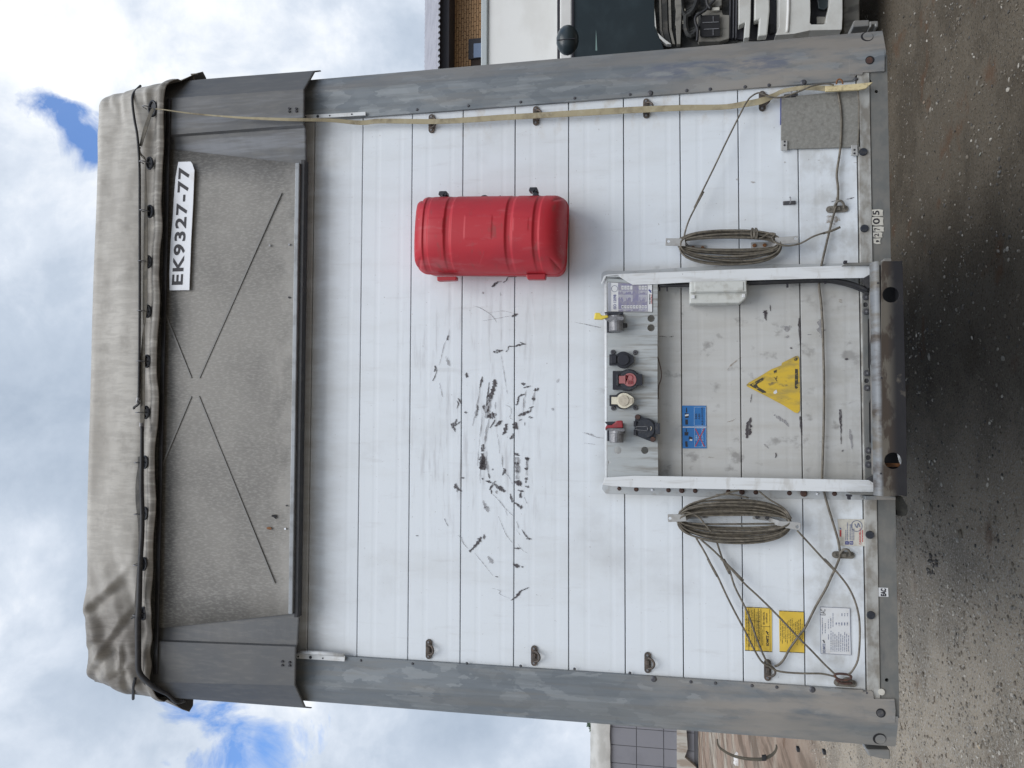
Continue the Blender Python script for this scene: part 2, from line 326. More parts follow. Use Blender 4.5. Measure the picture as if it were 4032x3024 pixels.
M['purple'] = mat('faded_violet_print', (.22, .21, .32), .6, 0, [((.30, .29, .33), (60, 3, 60), 5, .4, .6, .7)])
M['navy'] = mat('navy_print', (.03, .04, .22), .5)
M['boxpl'] = mat('grey_junction_box_plastic', (.56, .57, .54), .45, 0, [((.36, .35, .31), (30, 10, 30), 7, .46, .66, .6)])
M['flap'] = mat('speckled_grey_plate', (.215, .21, .19), .6, 0, [((.27, .265, .24), 90, 8, .45, .6, .7), ((.15, .14, .125), 60, 8, .5, .68, .6)], (.15, 300, .0006))
M['scuff'] = mat('black_scuff_marks', (.055, .045, .05), .6, 0, alpha=((22, 3, 330), .38, .50, .92))
M['scuff2'] = mat('faint_scuff_marks', (.26, .25, .26), .6, 0, alpha=((22, 3, 330), .36, .62, .75))
M['scuff3'] = mat('brown_smear', (.32, .26, .20), .7, 0, alpha=((60, 3, 60), .35, .65, .65))
M['hole'] = mat('dark_cavity', (.012, .012, .014), .8)
M['curtain'] = mat('grey_side_curtain', (.20, .21, .22), .6)
M['wood'] = mat('floor_hardwood', (.08, .06, .04), .7)

# ------------------------------------------------------------------ ground
def gh(x, y):
    v = Vector((x, y, 0)); d = sqrt(x * x + (y - 3) ** 2); k = 1 / (1 + (d / 14) ** 3)
    return (noise.noise(v * .5) * .05 + noise.noise(v * 2.3) * .014 + noise.noise(v * 7) * .006 + noise.noise(v * 19) * .0035) * k - .012
def axis(c, near, step, far):
    a = [0]; s = step
    while a[-1] < far:
        if a[-1] > near: s *= 1.13
        a.append(a[-1] + s)
    return [c - q for q in reversed(a[1:])] + [c + q for q in a]
gx = axis(0, 3.6, .026, 900); gy = axis(3.2, 2.6, .026, 900)
gv = [(x, y, gh(x, y)) for y in gy for x in gx]; nx = len(gx)
gf = [(j * nx + i, j * nx + i + 1, (j + 1) * nx + i + 1, (j + 1) * nx + i) for j in range(len(gy) - 1) for i in range(nx - 1)]
def ground_mat():
    DAMP_SHADE = [('x', None, None, 0, 1)]
    m = mat('packed_gravel_soil', (.40, .34, .265), .9, 0, [
        ((.20, .175, .14), (1.1, 1.1, 1), 7, .42, .62, .75), ((.46, .43, .385), (62, 62, 10), 6, .52, .62, .85), ((.15, .13, .10), (48, 48, 10), 6, .57, .66, .7), ((.52, .50, .46), (95, 95, 20), 4, .60, .68, .7),
        ((.27, .185, .135), (.35, .35, 1), 6, .40, .55, .8, [('x', None, None, -5, -3), ('y', 4.5, 7, None, None)]), ((.12, .085, .06), (1.6, .25, 1), 7, .48, .60, .75, [('x', None, None, -5, -3), ('y', 4.5, 7, None, None)]),
        ((.118, .097, .071), (.01,) * 3, 1, 0, .2, .90, [('x', -.9, .5, None, None), ('y', None, None, 13, 20)]),  # damp soil, with trailer and truck shade painted into its colour
        ((.072, .058, .042), (1.5, 1.5, 1), 6, .45, .6, .6, [('x', -.9, .5, None, None), ('y', None, None, 13, 20)]),
        ((.16, .145, .12), (52, 52, 10), 6, .54, .64, .55, [('x', -.9, .5, None, None)]), ((.035, .03, .025), (60, 60, 10), 6, .54, .64, .7, [('x', -.9, .5, None, None)]),
        ((.13, .07, .04), (2.1, 2.1, 1), 5, .58, .68, .6),
        ((.30, .29, .27), (110, 110, 30), 3, .67, .71, .75)], (1.0, (70, 70, 70), .010), spec=.15)
    return m
mesh('ground', gv, gf, ground_mat(), smooth=True, kind='structure')
# loose gravel
ico = bmesh.new(); bmesh.ops.create_icosphere(ico, subdivisions=1, radius=1); IV = [v.co.copy() for v in ico.verts]; IF = [tuple(v.index for v in f.verts) for f in ico.faces]; ico.free()
def stone(mb, x, y, s, fl=.5, base=None):
    R = Matrix.Rotation(random.random() * 6.28, 3, 'Z') @ Matrix.Rotation(random.uniform(-.5, .5), 3, 'X')
    sc = Vector((random.uniform(.7, 1.3), random.uniform(.5, .9), random.uniform(.3, .6) if fl else .8))
    z = gh(x, y) if base is None else base
    mb.add([Vector((x, y, z + s * .2)) + R @ Vector((v.x * sc.x, v.y * sc.y, v.z * sc.z)) * s * random.uniform(.85, 1.1) for v in IV], IF)
MG = [mat('pale_pebbles', (.52, .48, .41), .8, 0, [((.30, .28, .25), 30, 4, .4, .6, .8)]), mat('grey_pebbles', (.31, .28, .235), .8, 0, [((.17, .16, .14), 30, 4, .4, .6, .8)]),
      mat('brown_pebbles', (.21, .18, .14), .85, 0, [((.14, .12, .095), 30, 4, .4, .6, .8)]), mat('dark_pebbles', (.07, .064, .056), .7, 0, [((.11, .10, .09), 30, 4, .4, .6, .8)])]
gs = [MB() for _ in MG]
for i in range(60000):
    x = random.uniform(-4.2, 3.4); y = .4 + 7.0 * random.random() ** 1.5
    cl = noise.noise(Vector((x * 1.3, y * 1.3, 4))) + .5 * noise.noise(Vector((x * 4, y * 4, 9)))
    wt = max(0, min(1, (x + 1.3) / 1.2))            # bare damp soil, darkened by painted shade, on the right, loose dry stones on the left
    if random.random() > (.62 + cl * .9) * (1 - wt) + (.17 + max(0, cl) ** 1.3 * 1.4) * wt: continue
    k = random.choices(range(4), (.30, .42, .27, .01) if random.random() > wt else (.07, .30, .38, .25))[0]
    s = .0035 + .012 * random.random() ** (2.4 + wt)
    if random.random() < .01: s *= 1.7
    stone(gs[k], x, y, s)
for g_, mt, nm in zip(gs, MG, ('pale_gravel', 'grey_gravel', 'brown_gravel', 'dark_gravel')): g_.build(nm, mt, kind='stuff', smooth=False)
def gpt(u, v):
    d = ROT @ Vector(((u - 2016) / F, -(v - 1512) / F, -1)); t = (0 - CAM.z) / d.z; return CAM + d * t
for (u, v, s, mt, lb) in ((3623, 405, .022, mat('tan_stone', (.26, .20, .15), .8), 'tan rounded stone lying on the dark soil nearest the right corner post'),
                      (3942, 678, .019, mat('grey_stone', (.15, .15, .145), .8), 'dark grey rounded stone on dark soil towards the frame edge'),
                      (3870, 607, .016, mat('pale_stone', (.30, .30, .26), .8), 'pale wedge shaped stone on dark soil, between two darker stones'),
                      (3798, 1208, .020, mat('brown_stone', (.13, .115, .10), .8), 'dull brown stone sunk in the soil in front of the drawbar beam'),
                      (3825, 1330, .015, mat('whitish_stone', (.42, .38, .32), .8), 'small whitish stone lying on bare dark soil below the beam'),
                      (3526, 2155, .024, mat('white_stone', (.60, .58, .55), .8), 'white stone at the lower edge of the left bottom rail'),
                      (3858, 2940, .017, mat('sandy_stone', (.45, .36, .24), .8), 'sandy coloured stone on the bright gravel at far left')):
    g = gpt(u, v); b = MB(); stone(b, g.x, g.y, s, 1); o = b.build('stone', mt, smooth=True); o['label'] = lb; o['category'] = 'stone'; o['group'] = 'loose stones on the ground'
b = MB(); g = gpt(3524, 2325)
b.add([(g.x - .03, g.y, .01), (g.x, g.y - .015, .03), (g.x + .03, g.y + .005, .035), (g.x + .012, g.y + .03, .012), (g.x - .01, g.y + .02, .004)], [(0, 1, 4), (1, 2, 3), (1, 3, 4)])
o = b.build('dry_leaf', mat('orange_leaf', (.55, .30, .09), .6)); o['label'] = 'curled orange leaf on the gravel beside the left bottom rail'; o['category'] = 'leaf'
for i, (u, v) in enumerate(((3668, 2230), (3675, 2205), (3660, 2250))):
    pass
# exposed bare lumps of dark soil
b = MB()
for i in range(26):
    u = random.uniform(3650, 3690); v = random.uniform(2180, 2260); g = gpt(u, v); stone(b, g.x, g.y, random.uniform(.008, .02))
b.build('dirt_clods', MG[3], kind='stuff')

# ------------------------------------------------------------------ trailer
TR = thing('semi_trailer', 'grey and white curtain-sided semi trailer seen square on from its front wall', 'trailer', (0, 0, 0))
H = .2104
# backing panel, body, roof, floor
MB().box((-1.1, .014, -.2 + G), (1.1, .04, 2.4 + G)).build('wall_backing', M['hole'], TR)
b = MB(); b.box((-1.255, .06, -.25 + G), (-1.235, 13.2, 2.70 + G)); b.box((1.235, .06, -.25 + G), (1.255, 13.2, 2.70 + G)); b.build('side_curtain', M['curtain'], TR)
MB().box((-1.23, .05, -.28 + G), (1.23, 13.2, -.2 + G)).build('floor', M['wood'], TR)
b = MB()
for x in (-.5, .5): b.box((x - .06, 1.5, -.56 + G), (x + .06, 13, -.281 + G))
b.build('chassis_beam', M['dark'], TR)
b = MB()
for y in (8.3, 9.6, 10.9):
    for sx in (-1, 1):
        vs = [(sx * 1.2, y + .52 * cos(2 * pi * k / 28), .52 + .52 * sin(2 * pi * k / 28)) for k in range(28)] + [(sx * .85, y + .52 * cos(2 * pi * k / 28), .52 + .52 * sin(2 * pi * k / 28)) for k in range(28)]
        o = mesh('wheel', vs, [tuple(range(28)), tuple(range(55, 27, -1))] + [(k, (k + 1) % 28, 28 + (k + 1) % 28, 28 + k) for k in range(28)], M['rubber'], TR)
# slats: shallow rolled profile with recessed joints
prof = [(0, .006), (.006, .0010), (.014, .0), (.16, -.0004), (.20, .0006), (.23, .0008), (.27, -.0003), (.62, -.0006), (.66, .0005), (.70, .0006), (.74, -.0005), (.986, 0), (.994, .0010), (1, .006)]
gap = .0025
for k in range(-1, 10):
    z0 = k * H if k >= 0 else -.202; z1 = (k + 1) * H if k < 9 else 2.3
    z0 += gap / 2; z1 -= gap / 2
    if k == 9: z1 = 9 * H + H - gap / 2
    vs = []; fs = []
    for (f, y) in prof:
        z = z0 + (z1 - z0) * f + G
        y = y if y > .001 else y * .3
        vs += [(-1.11, y, z), (1.11, y, z)]
    n = len(prof)
    fs = [(2 * i, 2 * i + 1, 2 * i + 3, 2 * i + 2) for i in range(n - 1)]
    vs += [(-1.11, .013, z0 + G), (1.11, .013, z0 + G), (-1.11, .013, z1 + G), (1.11, .013, z1 + G)]
    fs += [(0, 1, 2 * n + 1, 2 * n), (2 * n - 2, 2 * n - 1, 2 * n + 3, 2 * n + 2)]
    mesh('wall_slat', vs, fs, M['panel'], TR, smooth=False)
# scuff marks and smears, thin films of rubber and paint on the slats
YS = -.0022
def stroke(mb, r, pts, wd, y=YS):
    q = path(r, pts, y); ws_ = list(wd) if hasattr(wd, '__len__') else [wd * (.3 if i in (0, len(q) - 1) else 1) for i in range(len(q))]
    if len(q) == 2 and not hasattr(wd, '__len__'): q = [q[0], (q[0] + q[1]) / 2, q[1]]; ws_ = [wd * .3, wd, wd * .3]
    q, ws_ = smoothpath(q, 6, False, ws_); vs = []; fs = []
    for i in range(len(q)):
        t = (q[min(i + 1, len(q) - 1)] - q[max(i - 1, 0)]); t = t.normalized() if t.length > 1e-6 else Vector((1, 0, 0)); sd = Vector((t.z, 0, -t.x))
        ww = ws_[i] * .00026
        vs += [q[i] - sd * ww * random.uniform(.35, 1.35), q[i] + sd * ww * random.uniform(.35, 1.35)]
    fs = [(2 * i, 2 * i + 1, 2 * i + 3, 2 * i + 2) for i in range(len(q) - 1)]; mb.add(vs, fs)
D1 = MB(); D2 = MB(); D3 = MB()
for r, pts, wd in [
    (RN, [(825, 640), (818, 690), (805, 740), (795, 790)], [2, 22, 12, 2]), (RN, [(955, 675), (962, 700), (940, 790), (915, 860), (895, 910), (870, 960)], [10, 34, 34, 40, 26, 6]),
    (RN, [(900, 705), (893, 770), (880, 860), (870, 930)], [4, 10, 10, 4]), (RN, [(772, 950), (773, 1000), (765, 1050), (757, 1095)], [3, 18, 10, 3]),
    (RN, [(850, 950), (840, 975), (845, 1000)], 22), (RN, [(880, 1090), (905, 1075), (945, 1065), (978, 1052)], [8, 44, 48, 10]), (RN, [(895, 960), (890, 1010), (860, 1040)], 16),
    (RN, [(960, 1185), (1000, 1155), (1045, 1122)], [6, 30, 8]), (RN, [(905, 1205), (940, 1160), (965, 1110)], [6, 12, 6]), (RN, [(1045, 1280), (1075, 1230), (1085, 1180), (1100, 1155)], [5, 30, 24, 6]),
    (RN, [(1125, 1325), (1150, 1300), (1168, 1265)], [6, 26, 16]), (RN, [(1150, 1165), (1180, 1160), (1200, 1145)], [8, 30, 16]), (RN, [(1155, 1200), (1185, 1195), (1215, 1215)], [8, 42, 10]),
    (RN, [(945, 370), (975, 380), (1000, 378)], [10, 22, 8]), (RN, [(975, 352), (1010, 365), (1050, 355)], [8, 18, 3]), (RN, [(1080, 375), (1105, 350), (1115, 315), (1170, 315), (1230, 300), (1298, 288)], [4, 7, 8, 7, 14, 6]), (RN, [(1235, 268), (1265, 282), (1298, 290)], [3, 12, 4]),
    (RN, [(1250, 713), (1270, 725), (1297, 720)], [4, 26, 4]), (RN, [(1272, 768), (1310, 755), (1357, 745)], [4, 13, 3]), (RN, [(1385, 797), (1415, 785), (1443, 772)], [5, 26, 5]), (RN, [(1362, 886), (1385, 885), (1407, 887)], [4, 32, 4]),
    (RN, [(1222, 862), (1250, 845), (1290, 835)], [8, 14, 4]), (RN, [(1222, 862), (1215, 900), (1205, 945)], [8, 14, 10]), (RN, [(1185, 953), (1215, 942)], 12), (RN, [(1330, 988), (1358, 980), (1388, 968)], [4, 14, 3]), (RN, [(1356, 985), (1352, 1028)], 9),
    (RN, [(1215, 1073), (1260, 1052), (1300, 1035), (1350, 1022)], [4, 26, 26, 8]), (RN, [(1325, 1088), (1350, 1078)], 11), (RN, [(1345, 1097), (1377, 1086)], 10), (RN, [(1222, 1122), (1258, 1108)], 8), (RN, [(1285, 1180), (1290, 1135)], 8),
    (RN, [(655, 600), (650, 625), (660, 640), (650, 655)], [3, 22, 18, 3]), (RN, [(630, 1030), (645, 1034), (662, 1033)], [8, 16, 8]), (RN, [(560, 880), (580, 905), (597, 940)], [3, 14, 6]), (RN, [(548, 905), (565, 940), (548, 990)], 10),
    (RN, [(545, 1105), (530, 1150), (505, 1180), (520, 1210), (530, 1245)], [6, 26, 34, 16, 4]), (RN, [(595, 1130), (560, 1155), (530, 1180)], 12), (RN, [(310, 525), (318, 560), (300, 590)], [6, 22, 4]), (RN, [(455, 190), (450, 225), (435, 250)], [4, 22, 8]), (RN, [(335, 560), (310, 640), (285, 690)], [3, 7, 7]),
    (RN, [(840, 1380), (830, 1420), (825, 1460)], [16, 44, 14]), (RN, [(828, 1480), (825, 1540), (830, 1600), (825, 1659)], [16, 46, 50, 44]), (RO, [(832, 0), (828, 40), (822, 80), (815, 130)], [46, 48, 40, 30]), (RN, [(1170, 1478), (1200, 1490), (1230, 1505)], [5, 22, 6]),
    (RN, [(1290, 1525), (1320, 1540), (1335, 1530)], [6, 24, 6]), (RN, [(1175, 1582), (1200, 1588), (1225, 1595)], [10, 24, 6]), (RO, [(1175, 62), (1200, 72), (1222, 72)], [12, 26, 12]), (RO, [(1290, 15), (1315, 18), (1337, 15)], [6, 26, 6]), (RO, [(1285, 118), (1305, 128), (1322, 115)], [5, 22, 5]),
    (RO, [(1195, 150), (1212, 155), (1225, 152)], 22), (RO, [(1175, 265), (1205, 275), (1235, 285), (1255, 285)], [20, 36, 40, 10]), (RO, [(1285, 235), (1300, 235), (1318, 220)], [6, 24, 6]), (RO, [(1300, 250), (1300, 283)], 12), (RO, [(1290, 316), (1318, 322), (1335, 330)], [4, 20, 4]),
    (RO, [(1210, 358), (1245, 370), (1278, 372)], [4, 18, 5]), (RO, [(1245, 385), (1240, 420), (1250, 445)], [8, 22, 16]), (RO, [(860, 262), (895, 265), (930, 280)], [5, 20, 6]), (RO, [(970, 258), (940, 300), (903, 357)], [6, 20, 6]), (RO, [(960, 290), (1000, 330), (1040, 350), (1068, 380)], [8, 30, 36, 18]),
    (RO, [(1055, 120), (1068, 150), (1045, 200)], [4, 22, 5]), (RO, [(890, 175), (897, 200), (905, 235)], 12), (RO, [(930, 130), (945, 140)], 16), (RO, [(820, 228), (835, 245)], 16), (RO, [(915, 345), (925, 375), (922, 402)], 12), (RO, [(1130, 398), (1140, 440), (1160, 490)], [6, 16, 20]), (RO, [(1170, 490), (1210, 520), (1245, 545), (1270, 548)], [5, 14, 34, 8]),
    (RO, [(540, 280), (535, 320), (560, 345), (600, 375)], [5, 30, 22, 6]), (RO, [(550, 345), (552, 385)], 12), (RO, [(595, 226), (630, 227)], 14), (RO, [(685, 1030), (720, 995), (760, 950), (795, 905), (815, 870)], [20, 16, 22, 34, 16]), (RO, [(845, 840), (846, 870), (843, 897)], [4, 20, 5]),
    (RO, [(1305, 888), (1335, 890), (1363, 890)], [4, 18, 4]), (RO, [(1255, 785), (1285, 835), (1300, 858), (1335, 885)], [3, 9, 14, 4]), (RO, [(1177, 990), (1210, 994), (1250, 990)], [6, 16, 3]), (RO, [(1160, 1165), (1190, 1180), (1230, 1195)], [12, 26, 24]), (RO, [(1250, 1190), (1270, 1200)], 16),
    (RO, [(1137, 1560), (1180, 1530), (1215, 1495), (1250, 1455), (1290, 1440), (1332, 1417)], [4, 12, 20, 12, 10, 5]), (RO, [(415, 670), (430, 710), (455, 752)], [8, 5, 4]), (RO, [(965, 1298), (1000, 1306)], 8), (RO, [(100, 855), (132, 857)], 9), (RO, [(850, 540), (865, 555)], 14),
    (RJ, [(1042, 1190), (1065, 1165), (1100, 1140), (1145, 1127)], [14, 22, 14, 6]), (RJ, [(1165, 1140), (1200, 1115), (1220, 1080), (1290, 1075), (1350, 1065), (1395, 1055)], [6, 8, 6, 8, 6, 3]), (RJ, [(1258, 1515), (1290, 1495), (1322, 1480)], [8, 24, 6]),
    (RH, [(925, 105), (915, 170)], 9), (RH, [(920, 290), (905, 340), (895, 400), (885, 455)], [8, 36, 44, 8]), (RG, [(1030, 950), (1035, 985), (1040, 1030)], [30, 34, 6]), (RG, [(1070, 905), (1073, 955)], 9), (RH, [(1110, 570), (1120, 585), (1110, 610)], 16), (RH, [(1310, 280), (1312, 360), (1322, 430)], [10, 12, 6]), (RG, [(1300, 1010), (1300, 1100), (1308, 1220)], [8, 16, 6]),
    (RH, [(1625, 225), (1628, 300), (1632, 400), (1632, 500)], [14, 18, 8, 6]), (RH, [(1650, 545), (1640, 560)], 20), (RG, [(1555, 90), (1590, 80)], 8), (RG, [(1670, 68), (1710, 62), (1735, 53)], 8), (RG, [(1365, 1142), (1398, 1140)], 5), (RL, [(1610, 140), (1700, 135), (1800, 150)], 5), (RL, [(1850, 150), (1960, 130)], 6), (RG, [(1660, 1335), (1690, 1335)], 18), (RG, [(1225, 1245), (1245, 1250)], 12)]:
    stroke(D1, r, pts, wd)
for r, pts, wd in [
    (RN, [(470, 120), (455, 210), (410, 300), (380, 430), (355, 520)], 7), (RN, [(430, 420), (450, 480), (470, 530)], 28), (RN, [(360, 710), (375, 790), (395, 865)], 12), (RN, [(1030, 400), (1050, 520), (1085, 760), (1100, 835)], 7),
    (RN, [(800, 780), (760, 1000), (720, 1180)], 16), (RN, [(930, 830), (890, 1000), (870, 1100)], 60), (RN, [(830, 1040), (800, 1300), (770, 1620)], 10), (RN, [(900, 1100), (870, 1250), (850, 1400)], 22), (RN, [(970, 920), (965, 1000)], 14),
    (RN, [(1305, 790), (1285, 900), (1270, 1030)], 18), (RN, [(1400, 800), (1385, 860), (1375, 950)], 22), (RN, [(1075, 950), (1130, 980), (1140, 1040), (1125, 1090), (1160, 1110)], 7), (RN, [(1660, 665), (1640, 710)], 24), (RN, [(1600, 985), (1585, 1015)], 28),
    (RN, [(990, 1270), (1010, 1400), (1010, 1480)], 10), (RN, [(1042, 1470), (1042, 1640)], 9), (RN, [(875, 1450), (870, 1659)], 14), (RO, [(870, 0), (885, 120), (905, 230)], 20), (RO, [(805, 100), (803, 290)], 10), (RN, [(1200, 1595), (1205, 1659)], 42), (RO, [(1200, 0), (1205, 130), (1210, 240)], [44, 44, 30]),
    (RN, [(1312, 1540), (1310, 1659)], 22), (RO, [(1312, 0), (1310, 200)], [22, 12]), (RO, [(1042, 0), (1045, 110)], 9), (RO, [(1075, 175), (1120, 220), (1155, 290)], 7), (RO, [(935, 400), (1000, 465), (1060, 540), (1110, 590), (1160, 640)], 8), (RO, [(1030, 490), (1070, 560), (1100, 640)], 6),
    (RO, [(1000, 640), (1040, 740), (1090, 850), (1160, 940)], 6), (RO, [(1200, 700), (1215, 760), (1205, 800), (1235, 845)], 12), (RO, [(835, 470), (850, 520), (880, 560), (890, 600)], [8, 26, 40, 10]), (RO, [(600, 870), (615, 930), (675, 1000)], 8), (RO, [(560, 850), (600, 880)], 8),
    (RO, [(885, 1080), (920, 1130), (940, 1160)], 44), (RO, [(740, 1040), (830, 1150), (940, 1290)], 6), (RO, [(930, 1425), (1020, 1455), (1015, 1490), (1130, 1540)], 5), (RO, [(1210, 940), (1260, 1010), (1320, 1045)], 4), (RO, [(1280, 430), (1318, 515)], 7), (RO, [(985, 360), (980, 400)], 24),
    (RK, [(0, 1410), (200, 1460), (370, 1495)], 8), (RM, [(0, 845), (150, 890), (290, 960)], 10), (RM, [(0, 1075), (240, 1105)], 6), (RN, [(1825, 50), (2000, 85), (2120, 110)], 6), (RN, [(1910, 1250), (2060, 1300), (2150, 1315)], 6),
    (RJ, [(840, 1395), (920, 1420), (1040, 1500), (1095, 1575)], 7), (RJ, [(930, 1560), (1100, 1530), (1260, 1500)], 5), (RJ, [(1010, 1470), (1160, 1450), (1290, 1480)], 4), (RJ, [(940, 1240), (950, 1265)], 22), (RJ, [(1135, 1240), (1135, 1290)], 6), (RG, [(1150, 1080), (1200, 1090), (1240, 1075)], 46), (RG, [(1465, 1020), (1480, 1170)], 60),
    (RH, [(1100, 270), (1160, 300), (1220, 360)], 34), (RH, [(1020, 500), (1060, 535)], 18), (RG, [(1200, 1150), (1215, 1165)], 30), (RH, [(1700, 380), (1720, 540)], 26)]:
    stroke(D2, r, pts, wd)
for r, pts, wd in [(RH, [(730, 325), (770, 315), (800, 295)], 8), (RG, [(725, 1425), (770, 1375), (840, 1320)], 10), (RH, [(578, 603), (635, 608)], 9), (RG, [(1615, 860), (1640, 890)], 24), (RG, [(1520, 200), (1560, 240), (1620, 220)], [20, 90, 20]), (RF_, [(915, 1440), (955, 1445)], 14), (RF_, [(1175, 1285), (1195, 1285)], 14),
                   (RF_, [(800, 1418), (822, 1422)], 26), (RF_, [(1440, 1268), (1465, 1268)], 8), (RF_, [(1730, 1287), (1755, 1287)], 10), (RG, [(1560, 265), (1585, 270)], 12)]:
    stroke(D3, r, pts, wd)
# cable rub marks with rust below the upper rings
D1.build('scuff_marks', M['scuff'], TR, kind='stuff')
D2.build('faint_scuffs', M['scuff2'], TR, kind='stuff'); D3.build('rust_smears', M['scuff3'], TR, kind='stuff')

# corner posts ---------------------------------------------------------
def cyl_on(parent, name, mt, r_, a, b_, y, rad, h, n=16, r1=None, bev=0):
    q = P(*(r_(a, b_) if r_ else (a, b_)), y); return MB().cyl(q.x, q.z, y - h, y, rad * .82 if r1 is None else r1, n, rad).build(name, mt, parent, bevel=bev)
YP = -.014
def post(side):
    s = 1 if side == 'r' else -1
    b = MB()
    ztop = 1.96 + G; zbot = -.30 + G
    rows = []
    for i in range(0, 41):
        z = zbot + (ztop - zbot) * i / 40
        f = i / 40
        if s > 0: xi = 1.084; xc = 1.185 + .030 * f; xo = 1.275
        else: xi = 1.0756; xc = 1.172 + .032 * f; xo = 1.275
        if z < -.205 + G + .01: xi += .082 if s < 0 else .077
        d = .0025 * noise.noise(Vector((s * 5, 0, z * 3)))
        rows.append([(s * xi, .012, z), (s * xi, YP, z), (s * (xi + (xc - xi) * .35), YP - .001 + d, z), (s * (xc - .006), YP - .003, z), (s * (xc + .006), YP + .001, z), (s * (xo - .012), .018, z), (s * xo, .026, z), (s * (xo + .004), .06, z)])
    w_ = len(rows[0]); vs = [p for r in rows for p in r]
    fs = [(i * w_ + k, i * w_ + k + 1, (i + 1) * w_ + k + 1, (i + 1) * w_ + k) for i in range(40) for k in range(w_ - 1)]
    fs.append(tuple(range(w_)))
    o = b.add(vs, fs).build('corner_post', M['galv'], TR, label='galvanised right corner post of the front wall' if s > 0 else 'galvanised left corner post of the front wall')
    return o
PR = post('r'); PL = post('l')
# foot plates with their notch and round openings
fr = MB(); a = xz(RF_, [(1700, 412), (1700, 590), (1800, 590), (1805, 572), (1976, 562), (1978, 405), (1966, 392)], YP - .004)
hs = [circ(P(*RF_(1858, 480), YP).x, P(*RF_(1858, 480), YP).z, .0155)]
fr.plate(a, YP - .0035, YP + .02); fr.build('post_foot', M['galv'], PR)
a = xz(RI, [(1800, 1150), (1800, 1060), (1870, 1045), (1886, 1060), (1892, 1110), (2055, 1113), (2064, 1200), (2060, 1300), (1950, 1300), (1850, 1290)], YP - .004)
hs = [circ(P(*RI(1945, 1218), YP).x, P(*RI(1945, 1218), YP).z, .0165)]
MB().plate(a, YP - .0035, YP + .02).build('post_foot', M['galv'], PL)
for r_, a_, b_, par in ((RF_, 1858, 480, PR), (RI, 1945, 1218, PL)):
    q = P(*r_(a_, b_), YP); MB().cyl(q.x, q.z, YP - .0045, YP, .0155, 22).build('recess', M['hole'], par); MB().cyl(q.x - .001, q.z + .002, YP - .0055, YP, .0115, 18).build('recess_plug', M['rust'] if par is PR else M['bolt'], par)
for r_, a_, b_, par, sx in ((RF_, 1845, 276, PR, 1), (RI, 1943, 1437, PL, -1)):
    q = P(*r_(a_, b_), 0); 
    fy = lambda x: -.0145 + max(0, abs(x) - 1.187) / .076 * .0325
    def slope_disc(nm, cx, cz, rx, rz, e, mt):
        c = circ(cx, cz, 1, 24, rx, rz); n = len(c)
        mesh(nm, [(x, fy(x) - e, z) for x, z in c] + [(x, fy(x) + .004, z) for x, z in c], [tuple(range(n))] + [(k, (k + 1) % n, n + (k + 1) % n, n + k) for k in range(n)], mt, par)
    slope_disc('recess', q.x, q.z, .0215, .0215, .0006, M['hole'])
    slope_disc('socket_pin', q.x + sx * .001, q.z - .003, .0185, .0170, .0014, M['galv'])
# small bolts down both posts
def bolts(par, r_, pts, rad, mt, y=YP):
    src = None
    for (a_, b_) in pts:
        q = P(*(r_(a_, b_) if r_ else (a_, b_)), y)
        if src is None:
            src = MB().cyl(0, 0, -.004, 0, rad * .55, 14, rad).build('bolt', mt, par, at=(q.x, y, q.z))
            src.data.shade_flat()
        else: copyo(src, par, (q.x, y, q.z))
bolts(PR, RE, [(315, 955), (762, 922), (1217, 889), (1688, 855), (2170, 823)], .0062, M['bolt'])
bolts(PR, RF_, [(410, 717), (596, 706), (872, 688), (1062, 674), (1750, 625)], .0068, M['bolt'])
bolts(PR, RF_, [(122, 738), (1335, 652)], .0115, M['bolt'])
bolts(PL, RU, [(1000, 372), (1750, 418)], .0055, M['bolt'])
bolts(PL, None, [(1838, 2612), (2050, 2622), (2262, 2634), (2480, 2650)], .0055, M['bolt'])
bolts(PL, RI, [(443, 975), (637, 985), (927, 1005), (1123, 1017), (1835, 1060)], .0062, M['bolt'])
bolts(PL, RI, [(150, 952), (1405, 1037)], .0115, M['bolt'])
# little angle brackets at the head of each post
def angle(r_, pts, holes, y):
    o = plate('angle_bracket', r_, pts, y, .006, M['frame'], TR, bevel=.001)
    for (a_, b_, rr) in holes:
        q = P(*r_(a_, b_), y); MB().cyl(q.x, q.z, y - .002, y + .001, rr, 12).build('bolt', M['ink'], o)
angle(RU, [(20, 260), (745, 300), (765, 312), (760, 385), (30, 340)], [(90, 315, .003), (268, 325, .006), (447, 338, .003)], YP - .012)
MB().tube(path(RU, [(30, 250), (400, 262), (752, 288)], YP - .02), .008, 6, sub=1).build('bracket_lip', M['frame'], TR, smooth=True)
angle(RA, [(1900, 560), (2212, 548), (2520, 530), (2520, 560), (2212, 580), (1900, 590)], [(2000, 577, .003), (2105, 571, .006), (2208, 565, .003), (2400, 553, .003)], YP - .012)

